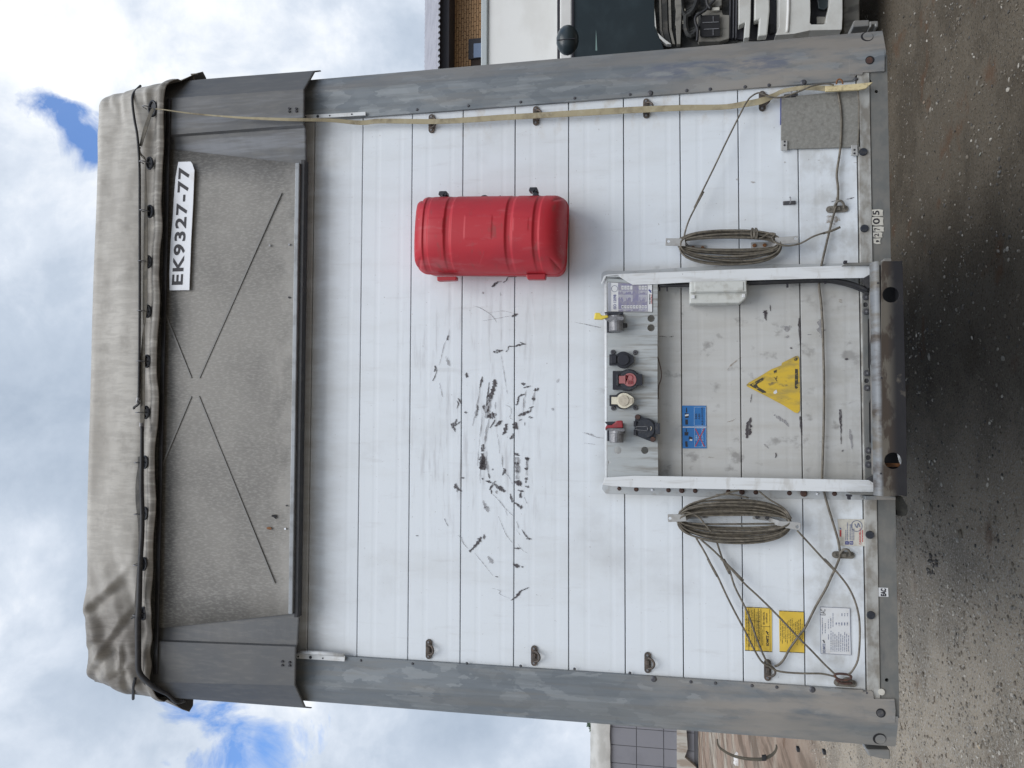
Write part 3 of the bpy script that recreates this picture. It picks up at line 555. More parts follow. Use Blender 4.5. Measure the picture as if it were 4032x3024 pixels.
# bottom rails -----------------------------------------------------------
z_s0, z_s1 = -.2035, -.245
MB().box((-1.13, -.012, z_s1 + G), (1.13, .03, z_s0 + G)).build('light_rail', M['strip'], TR, bevel=.002)
hs = []
for r_, a_, b_, rr in ((RF_, 1860, 637, .009), (RF_, 1920, 713, .006), (RI, 2003, 970, .0065)):
    q = P(*r_(a_, b_), -.02); hs.append(circ(q.x, q.z, rr, 14))
MB().plate([(-1.165, -.318 + .012 + G), (1.17, -.318 + .012 + G), (1.17, z_s1 - .002 + G), (-1.165, z_s1 - .002 + G)], -.008, .05, hs).build('bottom_rail', M['rail'], TR, bevel=.002)
MB().box((-1.15, .051, -.31 + G), (1.15, .06, -.25 + G)).build('rail_inside', M['hole'], TR)
for r_, a_, b_ in ((RF_, 1808, 1203), (RG, 1817, 301), (RH, 1860, 1218), (RI, 1868, 447)):
    q = P(*r_(a_, b_), -.012); MB().cyl(q.x, q.z, -.018, -.012, .0125, 18, .0145).build('rubber_plug', M['grime'], TR)
q = P(*RI(1950, 1053), -.01); MB().cyl(q.x, q.z, -.014, -.008, .011, 18).build('pale_plug', M['cream2'], TR)
# side hinge blocks near the ground
def hinge(r_, pts, y, th): plate('side_latch', r_, pts, y, th, M['galv'], TR, bevel=.004)
hinge(RS, [(1320, 325), (1345, 292), (1562, 284), (1562, 375), (1325, 392)], .10, .10); hinge(RS, [(1562, 305), (1690, 300), (1690, 385), (1650, 388), (1640, 350), (1600, 350), (1590, 395), (1562, 395)], .10, .08)
hinge(RI, [(1835, 1508), (2020, 1512), (2026, 1590), (1960, 1585), (1850, 1560)], .08, .12)
for a_, b_ in ((1290, 1508), (1497, 1530)):
    q = P(*RI(a_, b_), .05); MB().box((q.x - .004, .035, q.z - .005), (q.x + .008, .06, q.z + .005)).build('side_stud', M['rubber'], TR)

# header cap ------------------------------------------------------------
ZB = 1.905 + G; ZT = 2.56 + G
def vx(v, y, u): return P(u, v, y).x
def strip_rows(cols, name, mt):
    """cols: (x bottom, x top, y bottom, y top)"""
    vs = []; fs = []; nr = 14; w_ = len(cols)
    for i in range(nr + 1):
        f = i / nr; z = ZB + (ZT - ZB) * f
        for (xb, xt, yb, yt) in cols:
            vs.append((xb + (xt - xb) * f, yb + (yt - yb) * f + .0015 * noise.noise(Vector((xb * 4, 0, z * 5))), z))
    fs = [(i * w_ + k, i * w_ + k + 1, (i + 1) * w_ + k + 1, (i + 1) * w_ + k) for i in range(nr) for k in range(w_ - 1)]
    # underside return
    n0 = len(vs)
    for (xb, xt, yb, yt) in cols: vs.append((xb, yb + .002, ZB - .004)); 
    for (xb, xt, yb, yt) in cols: vs.append((xb, yb + .014, ZB - .002))
    for k in range(w_ - 1): fs += [(k, k + 1, n0 + k + 1, n0 + k), (n0 + k, n0 + k + 1, n0 + w_ + k + 1, n0 + w_ + k)]
    return mesh(name, vs, fs, mt, TR)
UB, UTT = 1181, 640
def xcol(vb, vt, y): # from measured v at the bottom edge and near the tarp hem (z 2.50)
    xb = vx(vb, y, UB); xt = vx(vt, y, UTT); return xb, xb + (xt - xb) * (ZT - ZB) / (2.503 + G - ZB)
def C_(vb, vt, yb, yt=None):
    yt = yb if yt is None else yt; a, b2_ = xcol(vb, vt, yb); return (a, b2_, yb, yt)
cr = [C_(283, 325, .06), C_(284, 326, .0), C_(349, 387, -.085), C_(352, 390, -.088), C_(485, 530, -.088), C_(492, 533, -.088), C_(505, 543, -.074), C_(648, 593, -.062), C_(655, 600, -.056)]
cl_ = [C_(2786, 2745, .06), C_(2785, 2744, .0), C_(2704, 2690, -.085), C_(2701, 2687, -.088), C_(2560, 2537, -.088), C_(2548, 2527, -.088), C_(2540, 2519, -.074), C_(2415, 2472, -.062), C_(2408, 2466, -.056)]
HR = strip_rows(cr[::-1], 'header_corner', M['cap']); HL = strip_rows(cl_, 'header_corner', M['cap'])
HR['label'] = 'grey folded right corner of the header'; HL['label'] = 'grey folded left corner of the header'
mid = [(cl_[-2][0], cl_[-2][1], -.070, -.066)] + [(cl_[-2][0] * (1 - f) + cr[-2][0] * f, cl_[-2][1] * (1 - f) + cr[-2][1] * f, -.070 - .006 * sin(pi * f), -.066 - .006 * sin(pi * f)) for f in [i / 16 for i in range(1, 16)]] + [(cr[-2][0], cr[-2][1], -.070, -.066)]
vs = []; fs = []; nr = 10
for i in range(nr + 1):
    f = i / nr; z = ZB + .02 + (ZT - ZB - .02) * f
    for (xb, xt, yb, yt) in mid: vs.append((xb + (xt - xb) * f, yb + (yt - yb) * f - .004, z))
w_ = len(mid); fs = [(i * w_ + k, i * w_ + k + 1, (i + 1) * w_ + k + 1, (i + 1) * w_ + k) for i in range(nr) for k in range(w_ - 1)]
for e in (0, w_ - 1):
    n0 = len(vs)
    for i in range(nr + 1): p = vs[i * w_ + e]; vs.append((p[0], p[1] + .02, p[2]))
    for i in range(nr): fs.append((i * w_ + e, (i + 1) * w_ + e, n0 + i + 1, n0 + i))
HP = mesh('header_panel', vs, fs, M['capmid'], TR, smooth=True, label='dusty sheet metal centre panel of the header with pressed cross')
xl, xr = cl_[-2][0], cr[-2][0]
b = MB(); b.box((xl - .01, -.087, ZB - .010), (xr + .01, -.050, ZB + .004)); b.build('header_shade_strip', M['rubber'], TR)  # added black bar, paints the dark shade beneath the header lip
b = MB(); b.box((xl + .004, -.098, ZB + .006), (xr - .004, -.088, ZB + .024)); b.build('header_lip', M['lip'], TR, bevel=.003)
YM = -.080
def rib(pts, wd=.0034):
    b = MB(); ribbon(b, [Vector((p.x, p.y - .0008, p.z)) for p in pts], [wd * 1.9] * len(pts), .003, 1); b.build('pressed_line', M['emboss'], HP)
rib(path(None, [RA(1785, 1235), RB(1070, 1190)], YM)); rib(path(None, [RB(735, 530), RB(1000, 1190)], YM)); rib(path(None, [RB(1000, 1350), RC(740, 310)], YM)); rib(path(None, [RB(1065, 1350), RC(1725, 1320)], YM))
for r_, a_, b_, mt, rr in ((RB, 1688, 37, 'alu', .004), (RB, 1857, 30, 'alu', .004), (RB, 1857, 490, 'ink', .004), (RC, 1834, 643, 'ink', .003), (RC, 1823, 845, 'plate', .004), (RA, 842, 785, 'ink', .003)):
    q = P(*r_(a_, b_), YM); MB().cyl(q.x, q.z, YM - .004, YM, rr, 12).build('rivet', M[mt], HP)
plate('torn_hole', RC, [(1702, 725), (1740, 722), (1742, 760), (1725, 752), (1718, 742), (1702, 740)], YM - .0035, .002, M['hole'], HP)
plate('rust_spot', RC, [(1655, 835), (1680, 828), (1702, 838), (1695, 855), (1665, 850)], YM - .0035, .002, M['orust'], HP)
for r_, pts, par in ((RA, [(1857, 505), (1857, 530), (1918, 505), (1918, 528)], HR), (RD, [(1797, 672), (1797, 705), (1860, 680), (1860, 708)], HL)):
    for (a_, b_) in pts:
        q = P(*r_(a_, b_), -.088); MB().cyl(q.x, q.z, -.093, -.086, .0045, 10).build('bolt', M['ink'], par)
# number plate, its ends lifted away from the panel
YN = -.088
npo = [(702, 637.6), (750, 636), (757, 645), (765, 670), (760, 800), (752, 950), (745, 1142), (668, 1143), (667, 1080), (672, 950), (680, 860), (684, 788), (691, 700)]
NPL = plate('number_plate', None, npo, YN, .003, M['plate'], TR, label='white stick-on number plate reading EK9327-77')
text('plate_lettering', 'EK9327-77', None, (683, 657, 737, 1122), YN - .0012, M['ink'], NPL, bold=.026, space=1.14)
for v in NPL.children[0].data.vertices:   # the row climbs with the plate
    f = (v.co.x - P(700, 1122, YN).x) / (P(700, 657, YN).x - P(700, 1122, YN).x); v.co.z -= .0
    v.co.z += .009 - .021 * f

# tarpaulin -----------------------------------------------------------------
HOLE_V = []
def hemz(x):
    t = x / 1.25; return 2.503 + .004 * sin(x * 17) + .006 * noise.noise(Vector((x * 5, 0, 0))) + (.010 if x < -.9 else 0) * noise.noise(Vector((x * 14, 2, 0))) * 2
FOLDS = [(-.95, .30, -.76, .12, .016, .013), (-1.12, .22, -.86, .085, .014, .012), (-1.22, .30, -1.02, .15, .013, .012), (-1.23, .13, -1.0, .115, .010, .010), (-1.08, .29, -1.0, .17, .009, .010), (-1.20, .21, -1.08, .06, .010, .009), (-.86, .20, -.70, .09, .007, .010),
         (1.22, .20, 1.08, .17, .008, .010), (1.20, .10, 1.10, .07, .006, .008), (1.23, .27, 1.15, .22, .008, .010)]
def folds(x, t):
    a = 0
    for x0, t0, x1, t1, am, wd in FOLDS:
        dx, dt = x1 - x0, t1 - t0; f = max(0, min(1, ((x - x0) * dx + (t - t0) * dt) / (dx * dx + dt * dt)))
        cx, ct = x0 + dx * f + .012 * sin(f * 5), t0 + dt * f; sg = ((x - cx) * dt - (t - ct) * dx) / sqrt(dx * dx + dt * dt); d = math.hypot(x - cx, t - ct)
        e = am * sin(pi * (.12 + .8 * f)) * math.exp(-(d / (wd * 2)) ** 2) * math.tanh(sg / wd * 1.3) * 1.3
        a += e
    return a
rows = []
# t runs from hem up over the roof edge, s round the perimeter
Sx = []
hw = 1.235
for i in range(31): Sx.append(('L', 1.3 * (1 - i / 30)))
for i in range(241): Sx.append(('F', -hw + 2 * hw * i / 240))
for i in range(31): Sx.append(('R', 1.3 * (i / 30)))
T = [0, .004, .010, .018, .026] + [.034 + .0075 * i for i in range(33)] + [.280, .286, .292, .296, .299]
vs = []; NT = len(T) + 10
ZH = 2.822 + G
for (sd, q) in Sx:
    for j in range(NT):
        top = j >= len(T); t = T[j] if not top else .30
        if sd == 'F':
            x = q; edge = max(0, (abs(x) - (hw - .07)) / .07)
            y = -.122 + .06 * edge ** 2.2; z0 = hemz(x) + G
            if abs(x) > 1.09: z0 -= .022 * ((abs(x) - 1.09) / .145) ** 1.8
            z = z0 + (ZH - z0) * t / .30
            # hem roll and the groove where the cord runs
            y += -.011 * math.exp(-((t - .018) / .014) ** 2) + .012 * math.exp(-((t - .055) / .02) ** 2) - .010 * math.exp(-((t - .15) / .07) ** 2)
            w1 = noise.noise(Vector((x * 9, t * 6, 1.3))) * .008 * math.exp(-(t / .09) ** 2); y += w1
            y += noise.noise(Vector((x * 1.6, t * 5, 7))) * .010 + noise.noise(Vector((x * 6 + t * 14, t * 18, 3))) * .0012
            L_ = max(0, min(1, (-x - .55) / .35)); y += L_ * (.027 * noise.noise(Vector((x * 4.2 - t * 9, t * 4 + x * 2.0, 5))) + .008 * noise.noise(Vector((x * 11 - t * 22, t * 9, 8))))
            R_ = max(0, min(1, (x - .9) / .25)); y += R_ * (.012 * noise.noise(Vector((x * 9, t * 12, 9))))
            y += folds(x, t)
            # taper towards the roof
            x = x * (1.042 - .042 * t / .30)
            if t > .27: y += .05 * ((t - .27) / .028) ** 2 * .25
            if top: k = (j - len(T) + 1); y = y + .018 + .13 * k; z = ZH + .012 + .006 * k - abs(x) ** 4 * .012
        else:
            s_ = -1 if sd == 'L' else 1; d = q
            zz0 = 2.44 if d < .12 else 2.44 + .04 * min(1, (d - .12) / .3)
            zz0 = (2.481 - .12 * d if d < .15 else 2.463 + .6 * (d - .15)); zz0 = min(zz0, 2.53) + G
            z = zz0 + (ZH - zz0) * t / .30; flare = (1 - t / .30)
            x = s_ * (hw + .052 * flare + .034 * min(1, d / .1) * (1 - flare) * (1 if t > 0 else 1) + .004 * noise.noise(Vector((d * 9, t * 12, s_))) * min(1, d / .1) + .095 * flare ** 1.5 * min(1, d / .12) * math.exp(-(max(0, d - .14) / .12) ** 2))
            y = -.045 + d
            if top: k = (j - len(T) + 1); z = ZH + .012 - .012; x *= (1 - k * .1); y = max(y, y)
        vs.append((x, y, z))
fs = [(i * NT + j, (i + 1) * NT + j, (i + 1) * NT + j + 1, i * NT + j + 1) for i in range(len(Sx) - 1) for j in range(NT - 1)]
b = MB(); b.box((-1.17, -.098, 2.4935 + G), (1.19, -.090, 2.512 + G)); b.build('hem_shade_strip', M['rubber'], TR, bevel=.003)  # added black strip that draws the shade line below the tarp hem
TP = mesh('roof_tarpaulin', vs, fs, M['tarp'], TR, smooth=True, label='soiled pale grey roof tarpaulin with wrinkled left corner')
sm = TP.modifiers.new('thick', 'SOLIDIFY'); sm.thickness = .003; sm.offset = -1
MB().box((-1.2, .05, 2.66 + G), (1.2, 13.2, 2.70 + G)).build('roof', M['tarp'], TR)
YC = -.150
# eyelets with staples
EYE = [RA(668, 505), RA(642, 980), RA(645, 1400), RB(630, 180), RB(625, 610), RB(620, 1045), RB(610, 1490), RC(600, 265), RC(598, 710), RC(592, 1150), (566, 2415)]
for i, (u, v) in enumerate(EYE):
    q = P(u, v, -.128); rx_, rz_ = (px(24), px(13)) if i else (px(32), px(17))
    b = MB(); b.tube([(q.x + rx_ * cos(a), -.130, q.z + rz_ * sin(a)) for a in [2 * pi * k / 14 for k in range(14)]], .0045, 6, True, 2)
    b.cyl(q.x, q.z, -.128, -.120, rz_, 14, xs=1.6)
    o = b.build('eyelet', M['grime'], TP, smooth=False)
    MB().tube([(q.x, -.125, q.z + .002), (q.x - .001, -.160, q.z + .006), (q.x - .001, -.162, q.z + .024), (q.x, -.13, q.z + .028)], .0022, 6, sub=3).build('staple', M['alu'], o, smooth=True)
# thin welt line across the left tarp flap
MB().tube([(x, y, z) for (x, y, z) in [tuple(P(*RD(515, 820), -.135)), tuple(P(*RD(503, 870), -.125)), tuple(P(*RD(498, 930), -.105)), tuple(P(*RD(496, 1000), -.06))]], .006, 6).build('corner_band', M['rubber'], TP, smooth=True)

# rubber cord along the tarp -------------------------------------------------
cdz = thing('tarp_cord', 'black rubber cord stretched along the tarpaulin above the belt, hook at its left end', 'cord', tuple(P(548, 900, YC)))
pts = path(RA, [(560, 305), (500, 372), (490, 450), (508, 600), (530, 720), (545, 880), (552, 1050), (553, 1300), (553, 1659)], lambda i: [-.075, -.13, -.145, -.15, -.152, -.152, -.152, -.152, -.152][i]) + path(RB, [(553, 500), (551, 900), (545, 1380)], -.152)
MB().tube(pts, .0052, 8, sub=6).build('cord', M['rubber'], cdz, smooth=True)
MB().tube(path(RB, [(543, 1360), (535, 1405)], -.152), .0075, 8, sub=1).build('ferrule', M['alu'], cdz)
MB().tube(path(RB, [(540, 1400), (545, 1415), (520, 1437), (503, 1448), (505, 1462)], -.154), .0048, 7).build('hook', M['rubber'], cdz)
cd2 = thing('tarp_cord', 'thicker black cord sagging along the left half of the tarpaulin down to its corner', 'cord', tuple(P(560, 2000, YC)))
MB().tube(path(RB, [(568, 1580), (568, 1612)], -.158), .0085, 8, sub=1).build('ferrule', M['alu'], cd2)
pts = path(RB, [(570, 1610), (574, 1659)], -.158) + path(RC, [(572, 250), (570, 500), (576, 720), (574, 900), (558, 1150), (548, 1500)], -.160) + path(RD, [(540, 300), (540, 600), (548, 760), (620, 850), (700, 912), (800, 962), (880, 1030), (950, 1012)], lambda i: [-.16, -.165, -.165, -.16, -.15, -.13, -.10, -.08][i])
MB().tube(pts, .0085, 8, sub=5, rs=[.007, .007, .008, .009, .009, .009, .010, .011, .012, .012, .011, .010, .009, .008, .006, .006]).build('cord', M['rubber'], cd2, smooth=True)
b = MB(); b.tube(path(RD, [(810, 1000), (845, 1020), (870, 1045), (885, 1015)], -.03), .004, 6); b.tube(path(RD, [(870, 1020), (900, 1035), (925, 1010)], -.03), .004, 6); b.build('loose_end', M['rubber'], cd2)
# belt
bl = thing('tension_belt', 'flat brown tension belt threaded along the tarpaulin eyelets, twisted in places', 'belt', tuple(P(590, 1200, -.14)))
b = MB(); ribbon(b, path(RA, [(672, 505), (648, 545), (600, 680), (560, 830)], -.146), [.012, .016, .017, .012]); b.build('belt_end', M['belt'], bl)
b = MB(); pts = path(RA, [(540, 790), (560, 890), (600, 945), (603, 1080), (606, 1300), (605, 1500), (605, 1659)], -.144) + path(RB, [(602, 200), (600, 350), (598, 560), (592, 700), (590, 745), (585, 850), (580, 1000), (578, 1250), (575, 1500), (573, 1659)], -.146)
ribbon(b, pts, [.004, .004, .004, .004, .011, .016, .018, .017, .019, .019, .010, .003, .012, .019, .020, .019, .017]); b.build('belt', M['belt'], bl)
b = MB(); pts = path(RC, [(545, 215), (548, 300), (532, 450), (535, 620), (550, 800), (552, 1000), (545, 1200), (528, 1450), (525, 1659)], -.142) + path(RD, [(530, 500), (540, 740), (600, 860), (690, 930)], lambda i: [-.142, -.14, -.12, -.10][i])
ribbon(b, pts, [.010, .011, .016, .018, .013, .012, .016, .018, .021, .020, .020, .016, .008]); b.build('belt', M['beltdark'], bl)
b = MB(); b.tube(path(RD, [(520, 285), (490, 292), (480, 298)], -.155), .004, 6); b.build('belt_pin', M['rubber'], bl)
b = MB(); b.tube(path(RA, [(560, 840), (548, 880), (575, 925), (600, 945)], -.150), .0022, 6); b.build('thread', M['belt'], bl, smooth=True)
# frayed corner of the tarp, right
b = MB(); b.tube(path(RA, [(1000, 205), (1060, 200)], .03), .003, 5); b.tube(path(RA, [(975, 260), (1010, 215), (1030, 262)], .03), .0028, 5); b.build('frayed_end', M['rope'], TP)

# webbing strap on the right -------------------------------------------------
st = thing('webbing_strap', 'long khaki webbing strap threaded through the rings down the right side of the wall', 'strap', tuple(P(2400, 430, -.03)))
pts = path(RA, [(690, 505), (760, 512), (1000, 545), (1250, 568), (1500, 585), (1850, 598), (2212, 604)], lambda i: [-.15, -.148, -.13, -.115, -.112, -.11, -.06][i]) + path(None, [(1420, 483), (1500, 476)], lambda i: [-.036, -.034][i]) + path(RE, [(440, 1058), (720, 1046), (1030, 1024), (1350, 1006), (1780, 980), (2212, 956)], -.034) + path(RF_, [(360, 853), (560, 850), (720, 845), (860, 825), (1000, 798), (1100, 755), (1180, 718), (1340, 694), (1520, 700)], lambda i: [-.032, -.03, -.03, -.035, -.04, -.03, -.028, -.035, -.035][i])
ws = [.003, .004, .005, .006, .009, .012, .014, .018, .019] + [.0195, .0215, .022, .022, .024, .024] + [.0215, .020, .019, .022, .024, .017, .014, .016, .020]
b = MB(); ribbon(b, pts, ws, .0025, 5); b.build('webbing', M['web'], st)
plate('strap_end', RF_, [(1510, 678), (1650, 672), (1884, 650), (1850, 678), (1830, 698), (1775, 710), (1650, 716), (1511, 723)], -.045, .010, M['webpale'], st, bevel=.001)

# lashing rings ---------------------------------------------------------------
def ring_proto(mt, length=.078, width=.024):
    r = width / 2; pts = [( -length / 2 + r + r * cos(t), r * sin(t)) for t in [pi / 2 + pi * k / 8 for k in range(9)]] + [(length / 2 - r + r * cos(t), r * sin(t)) for t in [-pi / 2 + pi * k / 8 for k in range(9)]]
    return pts
def lash(r_, a_, b_, horiz, mt, drop=1, par=TR, big=1.0):
    q = P(*(r_(a_, b_) if r_ else (a_, b_)), -.005)
    L_ = .076 * big; W = .024; pts = ring_proto(mt, L_, W)
    if horiz: pts = [(z, x) for (x, z) in pts]
    k = 'H' if horiz else 'V'
    o = MB().plate(pts, -.006, 0).build('lashing_ring', mt, par, at=(q.x, -.001, q.z), bevel=.0012)
    c = []
    for i in range(9):
        t = pi * i / 8
        if not horiz: c.append((q.x + .019 * cos(t), -.012 - .012 * sin(t) * .9, q.z - .002 - .022 * sin(t)))
        else: c.append((q.x + .024 * sin(t), -.012 - .014 * sin(t), q.z - .004 + .017 * cos(t)))
    MB().tube(c, .0042, 7, sub=3).build('ring', mt, o, smooth=True)
    b = MB(); b.box((q.x - .010, -.014, q.z - .007), (q.x + .010, -.006, q.z + .007)) if not horiz else b.box((q.x - .007, -.014, q.z - .010), (q.x + .007, -.006, q.z + .010)); b.build('ring_clamp', mt, o, bevel=.003)
    for s in (-1, 1):
        dx, dz = (s * (L_ / 2 - .011), 0) if not horiz else (0, s * (L_ / 2 - .011))
        MB().cyl(q.x + dx, q.z + dz, -.0105, -.006, .0032, 12, .0055).build('rivet', M['alu'] if mt is M['eye'] else mt, o)
    return o
for a in ((RE, 440, 1076), (RE, 1350, 1008), (RF_, 90, 858), (RF_, 1008, 800), (None, 1688, 2556), (None, 2103, 2582), (None, 2550, 2609), (RI, 1050, 882)): lash(*a, False, M['eye'])
for a in ((RG, 1602, 147), (RH, 1650, 1378), (RI, 1665, 985)): lash(*a, True, M['eyelow'])
MB().tube(path(RF_, [(1595, 665), (1600, 640), (1620, 627), (1640, 640), (1645, 665)], -.05), .003, 7, sub=4).build('ring', M['orust'], TR, smooth=True)
# small staples
for (r_, a_, b_) in ((RG, 1222, 98), (RF_, 1228, 765)):
    q = P(*r_(a_, b_), -.004); o = MB().plate([(q.x - .007, q.z - .022), (q.x + .007, q.z - .022), (q.x + .007, q.z + .022), (q.x - .007, q.z + .022)], -.012 if r_ is RF_ else -.006, .0).build('small_staple', M['bolt'], TR, bevel=.002)
    MB().tube([(q.x - .004, -.008, q.z - .001), (q.x - .002, -.026, q.z - .001), (q.x + .014, -.026, q.z - .001), (q.x + .018, -.010, q.z - .001)], .0022, 6).build('staple_loop', M['alu'], o)

# grey plate at lower right --------------------------------------------------
FP = plate('grey_cover_plate', RF_, [(1160, 772), (1300, 757), (1500, 735), (1775, 712), (1786, 1163), (1157, 1180)], -.012, .010, M['flap'], TR, bevel=.001, label='speckled grey cover plate at the lower right')
for pts, hl in (([(1160, 1112), (1208, 1112), (1206, 1192), (1158, 1188)], [(1185, 1122), (1184, 1150)]), ([(1715, 1147), (1762, 1147), (1765, 1230), (1714, 1228)], [(1738, 1187), (1738, 1215)])):
    o = plate('corner_clip', RF_, pts, -.018, .008, M['hook'], FP, bevel=.001)
    for (a_, b_) in hl: q = P(*RF_(a_, b_), -.018); MB().cyl(q.x, q.z, -.0195, -.017, .004, 12).build('clip_bolt', M['ink'], o) if False else None
    b = MB()
    for (a_, b_) in hl: q = P(*RF_(a_, b_), -.018); b.cyl(q.x, q.z, -.0195, -.0175, .0035, 12)
    b.build('bolt', M['ink'], FP)
plate('blue_edge', RF_, [(1153, 775), (1160, 775), (1157, 985), (1151, 985)], -.010, .006, M['navy'], FP)

# cable hooks and coiled cables -----------------------------------------------
def hookbar(rw, wall, tab, hole, bolts_, lab, mtb='orust', mid=None):
    """wall plate on the panel, bent tab standing off it"""
    o = plate('cable_hook', rw, wall, -.006, .005, M['hook'], TR, bevel=.0015, label=lab)
    y = -.062; c = P(*rw(*hole), y); hole_c = [circ(c.x, c.z, .0055, 12)]
    MB().plate(xz(rw, tab, y), y, y + .005, hole_c).build('hook_tab', M['hook'], o, bevel=.0015)
    w2 = [P(*rw(*p), -.004) for p in mid[0]]; t2 = [P(*rw(*p), y) for p in mid[1]]
    vs = [w2[0], w2[1], t2[1], t2[0]]; vs = vs + [v + Vector((0, .005, .004)) for v in vs]
    mesh('hook_arm', vs, [(0, 1, 2, 3), (7, 6, 5, 4), (0, 4, 5, 1), (1, 5, 6, 2), (2, 6, 7, 3), (3, 7, 4, 0)], M['hook'], o, bevel=.001)
    for (a_, b_) in bolts_:
        q = P(*rw(a_, b_), -.006); MB().cyl(q.x, q.z, -.011, -.006, .0062, 12, .0072).build('bolt', M[mtb], o)
hookbar(RG, [(400, 428), (555, 430), (565, 440), (560, 482), (405, 470)], [(245, 377), (345, 378), (395, 385), (400, 440), (330, 438), (242, 436)], (266, 402), [(460, 453), (536, 455)], 'grey bent hook holding the top of the right coil', mid=([(430, 432), (425, 475)], [(385, 384), (380, 438)]))
hookbar(RG, [(917, 412), (1100, 402), (1105, 462), (917, 468)], [(1110, 372), (1290, 358), (1297, 415), (1110, 430)], (1272, 380), [(946, 436), (1027, 433)], 'grey bent hook holding the bottom of the right coil', mid=([(1085, 405), (1088, 462)], [(1125, 372), (1122, 430)]))
hookbar(RH, [(410, 1040), (572, 1042), (575, 1088), (420, 1092)], [(258, 1056), (400, 1056), (410, 1112), (262, 1118)], (277, 1088), [(547, 1068)], 'grey bent hook holding the top of the left coil', 'bolt', mid=([(440, 1045), (440, 1090)], [(385, 1057), (385, 1112)]))
hookbar(RH, [(932, 1062), (1080, 1078), (1075, 1110), (932, 1095)], [(1140, 1110), (1220, 1112), (1315, 1122), (1310, 1185), (1200, 1165), (1120, 1140)], (1288, 1155), [(967, 1077), (1046, 1084)], 'grey bent hook holding the bottom of the left coil', 'bolt', mid=([(1060, 1078), (1060, 1108)], [(1150, 1108), (1140, 1148)]))
def coil(r_, cx, cy, ax, tops, bots, tilt=0, seed=1, rad=.0036):
    rnd = random.Random(seed); b = MB(); n = 44
    for k, (bt, bb) in enumerate(zip(tops, bots)):
        pts = []; a0 = ax + rnd.uniform(-22, 6); y0 = -.030 - .028 * rnd.random(); ph = rnd.random() * 6
        ox = rnd.uniform(-9, 9); tw = rnd.uniform(-9, 9); wv = rnd.uniform(1, 6)
        for i in range(n):
            t = 2 * pi * i / n; c_, s_ = cos(t), sin(t)
            e = .78; xx = cx + ox + a0 * math.copysign(abs(c_) ** .9, c_); bb_ = bt if s_ < 0 else bb
            yy = cy + bb_ * math.copysign(abs(s_) ** e, s_) + tilt * c_ + tw * c_ + wv * sin(3 * t + ph)
            pts.append(P(*r_(xx, yy), y0 + .006 * sin(2 * t + ph)))
        b.tube(pts, rad, 6, True, 1)
    return b
ct = thing('coiled_cable', 'smaller olive cable coil on the hooks right of the white socket frame', 'cable', tuple(P(*RG(750, 440), -.04)), 'cables coiled on wall hooks')
nT = 12; coil(RG, 750, 425, 402, [50 + 62 * i / (nT - 1) for i in range(nT)], [42 + 122 * ((i / (nT - 1)) ** 1.1) for i in range(nT)], 0, 3).build('coil', M['rope'], ct, smooth=True)
b = MB()
for ox in (930, 958): b.tube(path(RG, [(ox, 300), (ox + 12, 318), (ox + 8, 370), (ox - 2, 380), (ox - 8, 350), (ox - 6, 310)], -.064), .003, 6, True, 3)
b.tube(path(RG, [(985, 378), (1010, 372), (1060, 340), (1110, 345), (1080, 375)], -.064), .003, 6)
b.build('tie_loop', M['rope'], ct, smooth=True)
b = MB(); b.tube(path(RG, [(1085, 372), (1100, 400), (1150, 428), (1210, 438), (1290, 425), (1340, 405), (1400, 370), (1450, 350), (1500, 335)], -.066), .0034, 6)
b.tube(path(RG, [(1490, 340), (1530, 328), (1560, 318), (1625, 290)], -.060), .0046, 6); b.build('loose_end', M['rope'], ct, smooth=True)
def line(parent, segs, y, rad=.0034, name='cable_run'):
    pts = []
    for r_, ps in segs: pts += path(r_, ps, y)
    return MB().tube(pts, rad, 7, sub=4).build(name, M['rope'], parent, smooth=True)
line(ct, [(RF_, [(1575, 672), (1500, 664), (1400, 682), (1330, 712), (1240, 748), (1150, 772), (1070, 768), (1035, 755), (980, 735), (925, 762), (890, 800), (840, 890), (720, 1130), (620, 1340), (470, 1645)]), (RG, [(545, 10), (480, 130), (430, 230), (405, 300), (388, 370)])], -.052, .0030)
cb = thing('coiled_cable', 'larger olive cable coil left of the white socket frame, several lines running off it', 'cable', tuple(P(*RH(785, 1110), -.04)), 'cables coiled on wall hooks')
nT = 15; coil(RH, 785, 1105, 442, [45 + 120 * (i / (nT - 1)) for i in range(nT)], [30 + 150 * ((i / (nT - 1)) ** .7) for i in range(nT)], 12, 9).build('coil', M['rope'], cb, smooth=True)
b = MB(); b.tube(path(RH, [(360, 1060), (420, 1040), (500, 1075), (560, 1140), (605, 1195)], -.06), .0032, 6)
b.tube(path(RH, [(350, 1040), (440, 975), (600, 925), (760, 880), (830, 865)], -.055), .0034, 6); b.tube(path(RH, [(980, 872), (1060, 935), (1180, 1010), (1238, 1090)], -.055), .0034, 6); b.tube(path(RH, [(640, 905), (760, 898), (900, 925)], -.055), .0034, 6); b.build('stray_turn', M['rope'], cb, smooth=True)
line(cb, [(RH, [(485, 1245), (560, 1370), (650, 1550)]), (RI, [(575, 0), (650, 130), (720, 280), (790, 420), (870, 570), (950, 730), (1005, 815), (1060, 850), (1110, 882), (1200, 900), (1350, 908), (1480, 910), (1590, 935)])], -.030)
line(cb, [(RH, [(650, 1280), (700, 1430), (750, 1530)]), (RI, [(700, 0), (745, 80), (790, 220), (870, 380), (920, 500), (960, 620), (1030, 790), (1080, 850), (1112, 880)])], -.024)
line(cb, [(RH, [(520, 1255), (620, 1340), (740, 1460), (860, 1580)]), (RI, [(680, 0), (760, 80), (860, 190), (1000, 320), (1150, 470), (1290, 620), (1400, 730), (1500, 835), (1590, 920)])], -.040)
